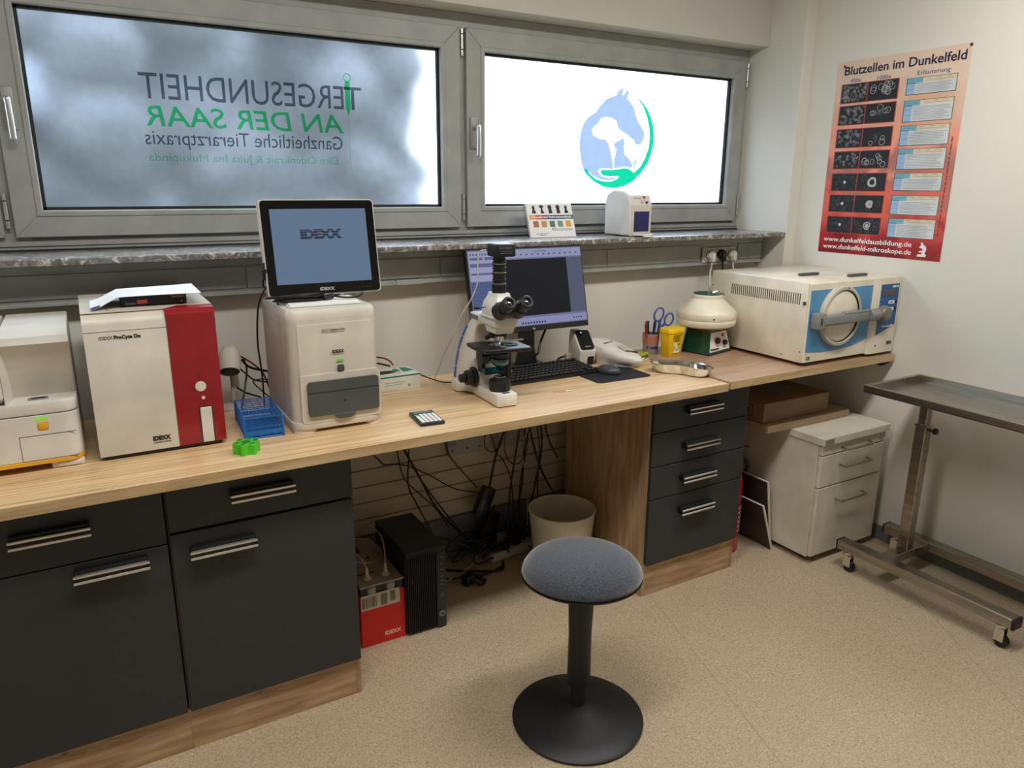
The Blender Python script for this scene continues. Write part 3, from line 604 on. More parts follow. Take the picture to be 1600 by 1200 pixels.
b = B(); b.cyl((-.001, 0, .012), (.003, 0, -.022), .009, seg=14, bev=.003); b.cyl((.0, 0, .03), (-.001, 0, .01), .004, seg=8); obj('ferrite', b, BLACK, cc)

# ------------------------------------------------------------------ barcode scanner on a stand between the analysers
s = thing('barcode_scanner', 'grey handheld scanner resting on a slim stand between the analysers', 'scanner', (.392, 2.52, D), -.25)
b = B(); b.lathe([(0, 0), (.05, 0), (.05, .006), (.03, .012), (.007, .014), (.006, .015), (0, .015)], 28); b.cyl((0, 0, .012), (0, 0, .155), .006, seg=14); obj('stand', b, CREAMD, s)
b = loft([[(.034 * math.cos(t) * k_, y_, .180 + zc + .022 * k_ * math.sin(t)) for t in [2 * PI * i / 16 for i in range(16)]] for y_, k_, zc in ((-.062, .93, -.012), (-.05, 1.0, -.010), (-.02, 1.0, -.002), (.01, .92, .004), (.035, .7, .0), (.05, .4, -.006))]); HT = T(0, 0, .17) @ RX(.55) @ T(0, 0, -.17); obj('head', b.xf(HT), CREAM, s)
b = B(); b.ball((0, -.062, .167), .031, 1, .12, .62, 18); obj('window', b.xf(HT), BLACK, s)
b = loft([[(.014 * math.cos(t), y_ + .016 * math.sin(t), z_) for t in [2 * PI * i / 12 for i in range(12)]] for y_, z_ in ((.035, .185), (.05, .14), (.075, .09), (.09, .05))]); obj('grip', b, CREAM, s)
b = B(); b.tube([(0, .09, .05), (.03, .11, .02), (.08, .09, .006)], .003, 7); obj('lead', b, CABLE, s)

# ------------------------------------------------------------------ blue tube rack and green puzzle-shaped block
r = thing('tube_rack', 'bright blue plastic test tube rack', 'rack', (.358, 2.158, D), -.06)
Lx, Ly, Hz = .108, .215, .066
def grid(z, nx, ny, w_=.0018, th=.0025):
    b = B()
    for i in range(nx + 1): x = Lx * i / nx; b.box(x - w_ / 2, x + w_ / 2, 0, Ly, z, z + th)
    for j in range(ny + 1): y = Ly * j / ny; b.box(0, Lx, y - w_ / 2, y + w_ / 2, z + .0002, z + th - .0002)
    return b
obj('top_grid', grid(Hz - .003, 5, 11), BLUEP, r); obj('middle_grid', grid(.034, 5, 11), BLUEP, r); obj('base', B().box(0, Lx, 0, Ly, 0, .004, .001, 1), BLUEP, r)
for x in (0, Lx):
    for y in (0, Ly): obj('post', B().box(x - .003, x + .003, y - .003, y + .003, 0, Hz, .001, 1), BLUEP, r)
b = B()
for z in (.018,):
    for x in (0, Lx): b.box(x - .001, x + .001, 0, Ly, z, z + .006)
    b.box(0, Lx, -.001, .001, .012, .024); b.box(0, Lx, Ly - .001, Ly + .001, .012, .024)
for i in range(1, 11):
    for x in (0, Lx): b.box(x - .0008, x + .0008, Ly * i / 11 - .0008, Ly * i / 11 + .0008, 0, Hz)
for i in range(1, 5):
    b.box(Lx * i / 5 - .0008, Lx * i / 5 + .0008, -.0008, .0008, 0, .036)
obj('side_bars', b, BLUEP, r)
g = thing('tube_holder', 'small lime green flower-shaped tube holder at the worktop edge', 'holder', (.341, 2.055, D))
b = B(); n = 6
out = []
for i in range(60):
    t = 2 * PI * i / 60; out.append(((.031 + .0055 * math.cos(6 * t)) * math.cos(t), (.031 + .0055 * math.cos(6 * t)) * math.sin(t)))
b.prism(out, 0, .030, 'xy', .001); obj('block', b, GREENP, g)
for i in range(6):
    b = B(); t = 2 * PI * i / 6; b.lathe([(.0085, -.002), (.0085, .0013), (.0062, .0013), (.0062, -.002)], 18, (.0255 * math.cos(t), .0255 * math.sin(t), .0305)); obj('hole_rim', b, GREENP, g)
    b = B(); b.lathe([(0, 0), (.006, 0), (.006, .0006), (0, .0006)], 16, (.0255 * math.cos(t), .0255 * math.sin(t), .0302)); obj('tube_hole', b, plain('hole_dark_green', (26, 92, 14), .5), g)
b = B(); b.lathe([(0, 0), (.012, 0), (.012, .0007), (0, .0007)], 20, (0, 0, .0302)); obj('centre_hole', b, plain('centre_dark_green', (34, 112, 18), .5), g)

# ------------------------------------------------------------------ glove box, calculator
g = thing('glove_box', 'white and green box of disposable gloves behind the tall analyser', 'box', (.80, 2.455, D), .02)
obj('box_body', B().box(0, .24, 0, .118, 0, .056, .001, 1), plain('glove_card', (212, 214, 204), .6), g)
b = B(); b.box(-.0004, .2404, -.0008, .0, .050, .055); b.box(.165, .185, .055, .095, .0562, .0568, mat=None); b.prism([(.19, .04), (.235, .05), (.225, .10), (.20, .11)], .0562, .0568, 'xy'); obj('green_print', b, plain('glove_green', (20, 120, 92), .5), g)
b = B(); b.lathe([(0, 0), (.052, 0), (.052, .0008), (0, .0008)], 28, (.115, .06, .0564), 1, .45); obj('opening', b, plain('opening_dark', (36, 44, 40), .7), g)
b = B(); b.box(.19, .198, -.0008, 0, .01, .02); b.box(.10, .18, -.0007, 0, .030, .0315); b.box(.10, .17, -.0007, 0, .022, .0235); obj('print', b, plain('print_pale_green', (120, 156, 128), .5), g)
b = B(); b.prism([(.14, .03), (.18, .03), (.18, .06), (.15, .065)], .0562, .0567, 'xy'); obj('pink_print', b, plain('pink_print_box', (222, 176, 170), .6), g)
c = thing('calculator', 'black pocket calculator with white keys', 'calculator', (.899, 2.085, D), -.10)
obj('case', B().box(-.040, .040, -.066, .066, 0, .011, .004, 2), plain('calculator_blueblack', (28, 32, 46), .35), c)
obj('display', B().box(-.030, .030, .038, .056, .0108, .0116, .001, 1), plain('lcd', (104, 112, 120), .25), c)
for i in range(5):
    for j in range(5): obj('key', B().box(-.0335 + i * .0138, -.0335 + i * .0138 + .0112, -.058 + j * .0175, -.058 + j * .0175 + .0125, .0105, .0135, .001, 1), PAPER if (i, j) != (0, 4) else GREENP, c)

# ------------------------------------------------------------------ lancet wrapper
a = thing('wrapped_swab', 'thin pinkish wrapped swab lying alone on the worktop', 'swab', (1.468, 2.156, D), -.28)
b = B(); b.box(-.035, .012, -.006, .006, 0, .003, .001, 1); obj('wrapper', b, plain('pink_wrap', (206, 140, 120), .4), a)
b = B(); b.box(.012, .038, -.0045, .0045, 0, .0025, .001, 1); obj('clear_end', b, plain('pale_wrap', (226, 218, 208), .3), a)
# ------------------------------------------------------------------ microscope
m = thing('microscope', 'white trinocular microscope with blue arm stripe and black eyepieces', 'microscope', (1.197, 2.14, D), -.067)
b = B(); b.prism([(-.038, -.058), (-.030, -.064), (.030, -.064), (.038, -.058), (.041, .15), (.060, .175), (.084, .185), (.088, .195), (.088, .228), (.080, .236), (-.080, .236), (-.088, .228), (-.088, .195), (-.084, .185), (-.060, .175), (-.041, .15)], .003, .046, 'xy', .005, 2)
base = obj('base', b, WHITE, m)
b = B()
for x, y in ((-.026, -.05), (.026, -.05), (-.07, .21), (.07, .21)): b.cyl((x, y, 0), (x, y, .004), .008, seg=12)
obj('rubber_feet', b, BLACK, m)
obj('nameplate', B().box(-.012, .014, -.052, -.042, .0462, .0472), INK, m)
def arm_taper(b):
    for v in b.bm.verts:
        t_ = min(1, max(0, (v.co.z - .03) / .25)); bk = min(1, max(0, (v.co.y - .12) / .10))
        v.co.x *= (1 + (.75 * bk) * (1 - t_) + .1 * bk)
    return b
b = B(); b.prism([(.09, .03), (.236, .03), (.236, .09), (.228, .15), (.208, .20), (.180, .245), (.152, .275), (.148, .292), (.05, .292), (.05, .266), (.085, .262), (.112, .243), (.130, .212), (.137, .176), (.134, .14), (.118, .105), (.09, .088)], -.040, .040, 'yz', .008, 3)
obj('arm', arm_taper(b), WHITE, m)
MB_ = plain('microscope_blue', (56, 98, 168), .35)
for (y0, z0_), (y1, z1_) in (((.2385, .035), (.2385, .085)), ((.238, .090), (.231, .146)), ((.230, .150), (.211, .199)), ((.209, .203), (.184, .243))):
    b = B(); b.prism([(y0 - .014, z0_), (y0 + .0012, z0_), (y1 + .0012, z1_), (y1 - .014, z1_)], -.0413, .0413, 'yz', .001); obj('blue_strip', arm_taper(b), MB_, m)
b = B(); b.box(-.043, .043, -.054, .156, .272, .298, .006, 2); obj('upper_limb', b, WHITE, m)
obj('limb_badge', B().box(-.0438, -.0425, .082, .148, .277, .292, .001, 1), plain('badge_grey', (96, 96, 98), .4), m)
b = B(); b.prism([(-.052, .276), (.060, .276), (.035, .247), (-.034, .247)], -.036, .036, 'yz', .008, 2); obj('nosepiece_housing', b, WHITE, m)
b = B(); b.lathe([(0, .249), (.034, .249), (.036, .243), (.030, .236), (0, .234)], 28, mat=T(0, .008, 0)); obj('nosepiece', b, BLACK, m)
b = B(); b.cyl((0, 0, .238), (0, 0, .214), .013, .0125, 20, .001); b.cyl((0, 0, .216), (0, 0, .2045), .009, .005, 16); obj('objective', b, CHROME, m)
for x, y in ((.026, .022), (-.026, .022), (.0, .036)):
    b = B(); b.cyl((x * .7, y * .7 + .004, .240), (x * 1.4, y * 1.4 + .004, .222), .010, .008, 16, .001); obj('objective', b, BLACK, m)
b = B(); b.prism([(-.082, -.062), (.078, -.075), (.086, -.066), (.084, .085), (-.086, .085), (-.090, .03)], .190, .2025, 'xy', .002); obj('stage', b, BLACK, m)
obj('stage_top', B().prism([(-.01, -.066), (.076, -.071), (.082, -.062), (.080, .04), (-.01, .04)], .2026, .2036, 'xy'), ALU, m, 'shiny plate of the stage')
b = B(); b.box(-.038, .028, -.028, .022, .2036, .2055, .002, 1); b.box(-.03, .110, .040, .054, .2037, .209, .001, 1); b.cyl((.05, .045, .209), (.05, .045, .216), .004, seg=10); obj('slide_holder', b, POLISH, m)
b = B(); b.lathe([(.012, 0), (.028, 0), (.028, .002), (.012, .002)], 24, (.030, -.012, .2056)); obj('stage_ring', b, MATBLACK, m)
obj('stage_arm', B().box(-.03, .03, .07, .135, .13, .190, .003, 1), BLACK, m)
b = B(); b.cyl((-.062, -.02, .190), (-.062, -.02, .150), .0045, seg=10); b.cyl((-.062, -.02, .178), (-.062, -.02, .150), .013, seg=20, bev=.002); b.cyl((-.050, .01, .185), (-.050, .01, .165), .012, seg=18, bev=.002); obj('stage_knob', b, BLACK, m)
b = B(); b.lathe([(0, .158), (.028, .158), (.034, .164), (.034, .178), (.02, .188), (0, .188)], 28); obj('condenser', b, BLACK, m)
b = B(); b.lathe([(0, .134), (.022, .134), (.031, .142), (.033, .150), (.033, .158), (0, .158)], 28); obj('teal_ring', b, plain('teal_ring', (18, 84, 104), .15, coat=.5), m)
b = B(); b.box(-.060, .002, -.010, .018, .106, .124, .002, 1); b.cyl((0, 0, .118), (0, 0, .134), .012, seg=18); obj('filter_arm', b, TEAL, m)
b = B(); b.box(.030, .050, .01, .06, .07, .19, .003, 1); b.box(-.050, -.034, .04, .075, .10, .19, .003, 1); obj('condenser_mount', b, BLACK, m)
b = B(); b.lathe([(0, .044), (.036, .044), (.038, .060), (.038, .078), (.036, .083), (.024, .085), (.022, .094), (0, .094)], 36); obj('lamp_ring', b, BLACK, m)
b = B(); b.lathe([(0, .0942), (.020, .0942), (.020, .096), (.014, .098), (0, .0985)], 28); obj('lamp_lens', b, POLISH, m)
for s_ in (-1, 1):
    b = B(); b.cyl((s_ * .042, .115, .070), (s_ * .054, .115, .070), .037, seg=32, bev=.002); b.cyl((s_ * .054, .115, .070), (s_ * .080, .115, .070), .028, .026, 32, .003); b.cyl((s_ * .080, .115, .070), (s_ * .102, .115, .070), .016, .015, 24, .003); obj('focus_knob', b, BLACK, m)
b = loft([[(x * k_ - xo, y * k_ + yo, z) for x, y in ((-.042, -.05), (-.036, -.058), (.036, -.058), (.042, -.05), (.042, .055), (.036, .062), (-.036, .062), (-.042, .055))] for z, k_, yo, xo in ((.3045, 1.0, 0, 0), (.330, .98, 0, 0), (.348, .88, .004, 0), (.365, .68, .006, 0), (.376, .60, .006, 0), (.380, .58, .006, 0))])
hd = obj('head', b, WHITE, m)
b = B(); b.box(-.047, .047, -.062, .066, .2985, .3050, .003, 2); obj('head_collar', b, WHITE, m)
b = B(); b.cyl((-.040, .03, .330), (-.066, .03, .330), .0018, seg=8); b.cyl((-.062, .03, .330), (-.080, .03, .330), .005, seg=12, bev=.001); obj('slider_rod', b, BLACK, m)
b = B(); b.box(-.042, .042, -.086, -.040, .312, .358, .012, 3); obj('binocular_block', b, BLACK, m)
for x in (-.033, .033):
    p0 = Vector((x * .95, -.060, .325)); d = Vector((.06, -.86, .50)).normalized()
    b = B(); b.cyl(p0, p0 + d * .036, .029, .025, 28, .003); b.cyl(p0 + d * .036, p0 + d * .046, .020, seg=24); b.cyl(p0 + d * .046, p0 + d * .078, .0215, .0235, 28, .002)
    e_ = obj('eyepiece', b, BLACK, m)
    b = B(); q = d.to_track_quat('Z', 'Y').to_matrix().to_4x4(); q.translation = p0 + d * .078
    b.lathe([(.0135, -.002), (.0135, .004), (.018, .0055), (.023, .001), (.023, -.002)], 28, mat=q); obj('eyecup', b, MATBLACK, e_)
    b = B(); b.lathe([(0, -.001), (.013, -.001), (.011, .0005), (0, .001)], 24, mat=q); obj('eye_lens', b, plain('lens_dark', (20, 26, 26), .06, coat=1.0), e_)
b = B(); b.cyl((0, .006, .378), (0, .006, .408), .0245, seg=32, bev=.001)
for i in range(9): b.cyl((0, .006, .410 + i * .0095), (0, .006, .417 + i * .0095), .0232 if i % 2 else .0215, seg=28, bev=.0008)
b.cyl((0, .006, .407), (0, .006, .499), .0200, seg=24); obj('photo_tube', b, BLACK, m)
for z in (.410, .447, .475): b = B(); b.lathe([(.0232, z), (.0240, z), (.0240, z + .0016), (.0232, z + .0016)], 28, (0, .006, 0)); obj('tube_ring', b, CHROME, m)
cmr = obj('camera', B().box(-.032, .044, -.030, .036, .499, .541, .006, 2), BLACK, m)
t = B()
for i in range(8): t.box(-.014 + .0055 * i, -.0128 + .0055 * i, -.0306, -.0300, .524, .532)
t.box(-.015, .032, -.0306, -.0300, .518, .5188); t.box(-.014, .03, -.0306, -.0300, .511, .5122); obj('lettering', t, plain('camera_print', (120, 122, 124), .5), cmr)
cw = thing('camera_cable', 'thin white cable looping from the microscope camera down its back', 'cable', (1.160, 2.165, 1.398))
b = B(); b.tube([(0, 0, .0), (-.014, .02, -.008), (-.016, .03, -.05), (-.012, .04, -.11), (-.022, .07, -.17), (-.04, .11, -.23), (-.045, .16, -.30), (-.04, .26, -.40), (-.04, .35, -.515)], .0022, 7, 8); obj('lead', b, CABLEW, cw)
b = B(); b.tube([(1.06, 2.565, D + .004), (1.075, 2.55, D + .022), (1.10, 2.52, D + .014), (1.13, 2.46, D + .008), (1.16, 2.39, D + .02)], .0025, 7); single('power_lead', b, CABLE, 'short black lead curling behind the microscope base', 'cable', loc=(1.06, 2.565, D))

# ------------------------------------------------------------------ office monitor
mo = thing('monitor', 'wide black office monitor behind the microscope showing image software', 'monitor', (1.53, 2.50, D), .0)
MM = T(-.262, -.036, .166) @ RX(-.225)
WM, HM = .533, .332
obj('housing', B().box(0, WM, .004, .028, 0, HM, .004, 2).xf(MM), BLACK, mo)
obj('bezel', B().box(0, WM, 0, .005, 0, HM, .002, 1).xf(MM), BLACK, mo)
sc = obj('screen', B().box(.006, WM - .006, -.0004, .001, .022, HM - .006).xf(MM), emit('screen_lilac', (126, 126, 166), .62), mo)
def scr(nm, m_, *rects, y=-.0009):
    b = B()
    for x0, x1, z0, z1 in rects: b.box(x0, x1, y, y + .0003, z0, z1)
    return obj(nm, b.xf(MM), m_, sc)
scr('image_area', emit('scr_dark', (26, 28, 33), .8), (.14, .452, .062, .285))
scr('tool_panel', emit('scr_slate', (76, 92, 134), .8), (.010, .130, .040, .205))
scr('tool_panel', emit('scr_pale', (160, 160, 196), .75), (.010, .130, .208, .322))
scr('side_area', emit('scr_grey', (84, 90, 112), .8), (.452, .527, .062, .285))
scr('menu_rows', emit('scr_line', (92, 100, 138), .8), *[(.014, .126, .05 + .013 * i, .052 + .013 * i) for i in range(12)], (.014, .124, .232, .240), (.014, .124, .262, .276), (.014, .070, .289, .299), (.078, .124, .289, .299), *[(.014 + .013 * i, .022 + .013 * i, .306, .314) for i in range(8)], y=-.0013)
scr('top_bar', emit('scr_light', (150, 154, 190), .75), (.135, .527, .290, .324))
scr('bar_icons', emit('scr_icons', (84, 88, 122), .7), *[(.16 + .026 * i, .168 + .026 * i, .300, .306) for i in range(14)], *[(.30 + .009 * i, .306 + .009 * i, .312, .316) for i in range(7)], y=-.0013)
scr('task_bar', emit('scr_task', (142, 146, 186), .75), (.135, .527, .026, .054))
scr('task_icons', emit('scr_taskicons', (44, 50, 80), .6), *[(.215 + .013 * i, .222 + .013 * i, .030, .037) for i in range(9)], *[(.46 + .012 * i, .466 + .012 * i, .036, .041) for i in range(4)], y=-.0013)
t = B(); t.text('hp', .011, MM @ FRONT(.262, -.0006, .007), bold=.0003); obj('lettering', t, plain('hp_print', (190, 190, 190), .4), mo)
b = B(); b.box(-.034, .040, .015, .030, .03, .26, .004, 2); b.prism([(-.055, 0), (.06, 0), (.036, .10), (-.030, .10)], .014, .028, 'xz', .003); obj('stand_neck', b, BLACK, mo)
b = B(); b.box(-.105, .11, -.012, .10, 0, .010, .004, 2); obj('stand_base', b, GREYD, mo)
b = B(); b.tube([(1.63, 2.53, 1.03), (1.60, 2.52, .98), (1.575, 2.50, .94), (1.55, 2.53, .915)], .005, 8); single('monitor_cable', b, CABLE, 'black cable hanging under the office monitor', 'cable', loc=(1.63, 2.53, 1.03))

# ------------------------------------------------------------------ keyboard, mat, mouse
k = thing('keyboard', 'black full-size computer keyboard behind the microscope', 'keyboard', (1.545, 2.396, D), .0)
b = B(); b.prism([(-.085, 0), (.085, 0), (.085, .020), (-.085, .010)], -.225, .215, 'yz', .002); obj('case', b, BLACK, k)
KC = plain('keycap', (30, 31, 33), .45); kme = None
for r_ in range(6):
    y = -.068 + r_ * .0275 + (.008 if r_ == 5 else 0); x = -.213
    while x < .200:
        w_ = .0165
        if r_ == 0 and -.13 < x < -.03: w_ = .105
        if not (.075 < x < .082 or .138 < x < .145):
            if kme is None or w_ > .02:
                o = obj('key', B().box(0, w_, 0, .0165, 0, .009, .002, 1), KC, k)
                if w_ < .02: kme = o.data
            else: o = bpy.data.objects.new('key', kme); C.objects.link(o); o.parent = k
            z = .0105 + (y + .085) / .17 * .010; o.location = (x, y, z - .0015)
        x += w_ + .0025
p = thing('mouse_mat', 'black mouse mat with rounded corners in front of the white reader', 'mat', (1.795, 2.27, D), -.02)
b = B(); b.box(-.145, .115, -.095, .12, 0, .003, .022, 5, only='z'); obj('mat', b, plain('mat_blueblack', (20, 20, 30), .75), p)
mo = thing('computer_mouse', 'dark grey computer mouse on the black mat', 'mouse', (1.775, 2.285, D + .0035), .45)
b = B(); b.ball((0, 0, .010), .052, .60, 1, .46, 24); bmesh.ops.bisect_plane(b.bm, geom=b.bm.verts[:] + b.bm.edges[:] + b.bm.faces[:], plane_co=(0, 0, 0), plane_no=(0, 0, 1), clear_inner=True); obj('shell', b, plain('mouse_grey', (62, 66, 70), .4), mo)
b = B(); b.cyl((-.003, -.028, .030), (.003, -.028, .030), .007, seg=14, bev=.001); obj('wheel', b, GREYM, mo)

# ------------------------------------------------------------------ handheld reader in its cradle, white drop-shaped reader
c = thing('reader_cradle', 'white angular cradle holding a black handheld meter', 'meter', (1.785, 2.475, D), -.16)
b = B(); b.prism([(-.075, 0), (.030, 0), (.046, .056), (.046, .066), (-.028, .136), (-.060, .140), (-.068, .10)], -.037, .037, 'yz', .006, 2)
b.xf(RZ(0) @ Matrix(((1, 0, 0, 0), (0, -1, 0, 0), (0, 0, 1, 0), (0, 0, 0, 1)))); bmesh.ops.reverse_faces(b.bm, faces=b.bm.faces[:]); obj('cradle', b, WHITE, c)
CM = T(0, -.046, .066) @ RX(math.atan2(.070, .074))
b = B(); b.box(-.030, .030, .004, .100, .001, .008, .010, 4, only='z'); obj('meter', b.xf(CM), plain('meter_black', (14, 15, 18), .18), c)
b = B(); b.lathe([(0, .008), (.004, .008), (.0035, .009), (0, .009)], 16, (-.008, .088, 0)); obj('meter_button', b.xf(CM), PAPER, c)
obj('print', B().box(-.012, .014, .014, .018, .0081, .0086).xf(CM), GREYM, c)
obj('front_recess', B().box(.002, .030, -.0415, -.036, .006, .045, .001, 1), BLACK, c)
obj('side_plug', B().box(-.062, -.037, .03, .052, .014, .042, .003, 1), CREAMD, c)
b = B(); b.tube([(1.722, 2.52, D + .03), (1.68, 2.50, D + .03), (1.64, 2.47, D + .012), (1.60, 2.47, D + .004), (1.55, 2.52, D + .016)], .0045, 8); single('cradle_lead', b, CABLE, 'black lead running from the meter cradle to the monitor', 'cable', loc=(1.72, 2.52, D))
s = thing('test_reader', 'white drop-shaped tabletop reader with dark slot, beside the mouse mat', 'reader', (1.905, 2.415, D), .30)
def drop(k_, z, yo=0.0):
    pts = []
    for i in range(40):
        t = 2 * PI * i / 40; y = -math.cos(t); wd = .070 * (1 - .22 * (-y) ) if y < 0 else .070 * (1 + .12 * y)
        pts.append((math.sin(t) * wd * k_, y * .135 * k_ + yo, z))
    return pts
def tilt_(pts, k2): return [(x, y, z + (y + .135) * k2) for x, y, z in pts]
b = loft([drop(.78, 0), drop(.80, .012), tilt_(drop(.95, .016), .09), tilt_(drop(1.0, .024), .14), tilt_(drop(1.0, .034), .16), tilt_(drop(.93, .043), .19), tilt_(drop(.75, .050), .20), tilt_(drop(.4, .054), .20), tilt_(drop(.1, .055), .20)]); obj('shell', b, WHITE, s)
SM = T(0, .03, .0865) @ RX(math.atan(.20)); SM2 = T(0, -.062, .0700) @ RX(.275)
obj('display', B().box(-.034, .024, -.004, .007, -.001, .0012, .002, 1).xf(SM), plain('display_olive', (80, 72, 54), .3), s)
b = B(); b.lathe([(0, .0), (.030, 0), (.030, .0006), (0, .0008)], 32, (.004, .012, -.001), .85, 1.25); obj('oval_cover', b.xf(SM2), CREAMD, s)
obj('slot', B().prism([(-.020, -.008), (-.013, -.003), (.026, -.028), (.026, -.036), (.020, -.038)], -.008, .0012, 'xy', .001).xf(SM2), BLACK, s)

# ------------------------------------------------------------------ pen cup with pens and scissors
PCX, PCY = 2.150, 2.475
c = thing('pen_cup', 'clear plastic beaker with printed stripes holding pens', 'cup', (PCX, PCY, D))
b = B(); b.lathe([(0, 0), (.030, 0), (.033, .004), (.037, .098), (.0355, .098), (.0315, .006), (0, .005)], 32); obj('beaker', b, plain('beaker_tint', (150, 146, 138), .25), c)
b = B(); b.lathe([(.0355, .055), (.0362, .055), (.0376, .090), (.0369, .090)], 32); obj('coloured_band', b, plain('beaker_salmon', (176, 108, 90), .4), c)
t = B(); t.lathe([(.003, 0), (.0052, 0), (.0052, .0008), (.003, .0008)], 16, mat=RZ(-.95) @ T(-.004, -.0362, .040) @ RX(PI / 2))
for i in range(7): t.box(-.002, .0022, -.0366, -.0340, .034, .045 - .002 * (i % 2), mat=RZ(-.65 + .17 * i))
obj('print', t, plain('print_navy', (44, 56, 130), .5), c)
pens = [('red and white ballpoint pen leaning left in the beaker', (170, 30, 36), -.032, -.01, -.42), ('black felt pen standing in the beaker', (18, 18, 20), -.006, .01, -.10), ('dark blue pen in the middle of the beaker', (36, 48, 110), .008, -.012, .04), ('teal pen leaning right in the beaker', (24, 90, 100), .020, .0, .18), ('grey pencil between the pens of the beaker', (110, 104, 100), -.016, .02, -.22), ('green marker leaning under the scissors', (20, 110, 70), .030, -.012, .42)]
for i, (lab, col, x, y, an) in enumerate(pens):
    p = thing('pen', lab, 'pen', (PCX + x * .45, PCY + y * .7, D + .008)); p.rotation_euler = (0.05 * (-1) ** i, an * .55, 0)
    Lp = .138 + .006 * (i % 3)
    b = B(); b.cyl((0, 0, 0), (0, 0, Lp - .035), .0048, seg=12, bev=.001); obj('barrel', b, plain('pen_%d' % i, col, .35), p)
    b = B(); b.cyl((0, 0, Lp - .035), (0, 0, Lp), .0056, .005, 12, .001); b.box(.004, .0065, -.0015, .0015, Lp - .034, Lp - .004); obj('cap', b, plain('pen_cap_%d' % i, tuple(int(v * .8) for v in col), .3), p)
s = thing('scissors', 'scissors with blue loop handles standing in the beaker', 'scissors', (PCX + .010, PCY - .004, D + .012)); s.rotation_euler = (.04, .26, -.35)
b = B(); b.box(-.008, .002, -.0015, .0015, 0, .115, .001, 1); b.box(-.002, .008, .0016, .004, 0, .115, .001, 1); obj('blades', b, CHROME, s)
for s_, rr_ in ((-1, .024), (1, .022)):
    b = B(); cx, cz = s_ * .026, .165 - (.006 if s_ > 0 else -.004)
    b.tube([(cx + rr_ * .85 * math.cos(q * PI / 5), 0, cz + rr_ * 1.25 * math.sin(q * PI / 5)) for q in range(10)], .0042, 8, 3, closed=True); b.tube([(s_ * .002, 0, .105), (s_ * .006, 0, .122), (s_ * .014, 0, .140)], .006, 8, 3); obj('handle', b, BLUEL, s)

st = thing('stapler', 'small lime green stapler with pale base in front of the beaker', 'stapler', (2.052, 2.405, D), .28)
obj('base', B().box(-.014, .05, -.012, .012, 0, .006, .002, 1), CREAM, st); obj('base_clip', B().box(-.012, .020, -.010, .010, .006, .014, .002, 1), CHROME, st)
obj('jaw', B().box(-.035, .030, -.0115, .0115, .020, .034, .005, 2), plain('stapler_green', (152, 170, 40), .35), st)
obj('magazine', B().box(-.030, .028, -.008, .008, .012, .020, .001, 1), GREYD, st)

# ------------------------------------------------------------------ kidney bowl
kb = thing('kidney_dish', 'polished steel kidney dish at the joint of the two worktops', 'dish', (2.040, 2.150, D), math.radians(-58))
def kid(k_, z):
    pts = []
    for i in range(56):
        t = 2 * PI * i / 56; x = .128 * math.cos(t); y = .062 * math.sin(t)
        if y < 0: y += .030 * math.exp(-(x / .055) ** 2)
        y -= .018 * (x / .128) ** 2
        pts.append((x * k_, (y + .0) * k_, z))
    return pts
b = B()
R_ = [[b.bm.verts.new(p) for p in kid(k_, z)] for k_, z in ((.70, .0015), (.80, .004), (.90, .018), (.955, .036), (1.0, .0385), (1.0, .0365), (.945, .0345), (.885, .018), (.79, .0055), (.70, .0035))]
for a_, c_ in zip(R_, R_[1:]):
    for i in range(56): b.bm.faces.new((a_[i], a_[(i + 1) % 56], c_[(i + 1) % 56], c_[i]))
b.bm.faces.new(R_[0]); b.bm.faces.new(R_[-1]); bmesh.ops.recalc_face_normals(b.bm, faces=b.bm.faces[:]); obj('dish', b, POLISH, kb)

# ------------------------------------------------------------------ sharps tub
E = .886
s = thing('sharps_container', 'yellow plastic sharps container with lid', 'container', (2.205, 2.40, E), .12)
def rrect(hx, hy, r, z, n=5):
    P = []
    for cx, cy, a0 in ((hx - r, hy - r, 0), (-hx + r, hy - r, PI / 2), (-hx + r, -hy + r, PI), (hx - r, -hy + r, 3 * PI / 2)):
        for i in range(n + 1): t = a0 + PI / 2 * i / n; P.append((cx + r * math.cos(t), cy + r * math.sin(t), z))
    return P
b = loft([rrect(.038, .026, .012, 0), rrect(.040, .028, .013, .003), rrect(.048, .033, .015, .108)]); obj('tub', b, YEL, s)
b = loft([rrect(.051, .036, .016, .104), rrect(.0515, .0365, .016, .117), rrect(.049, .034, .016, .1225), rrect(.03, .02, .012, .1235)]); obj('lid', b, YEL, s)
LM = T(0, -.0287, .010) @ RX(.046)
t = B(); t.box(-.026, .026, -.0016, -.001, .082, .0845); t.box(-.026, -.0235, -.0016, -.001, .060, .084); t.box(-.028, .028, -.0005, .0005, .000, .002)
for i in range(5): t.box(-.018, .018 - .006 * (i % 2), -.0014, -.0006, .056 + .005 * i, .0575 + .005 * i)
obj('label_print', t.xf(LM), plain('label_brown', (120, 82, 10), .5), s)
t = B(); t.prism([(-.022, .006), (.018, .006), (-.002, .040)], -.0014, -.0008, 'xz'); t.box(-.02, -.004, -.0014, -.0008, .034, .050); obj('hazard_label', t.xf(LM), PAPER, s)
t = B(); t.lathe([(.004, 0), (.006, 0), (.006, .0006), (.004, .0006)], 16, mat=LM @ T(-.002, -.0014, .021) @ RX(PI / 2)); t.box(.008, .018, -.0014, -.0008, .042, .0445, mat=LM); obj('hazard_sign', t, INK, s)

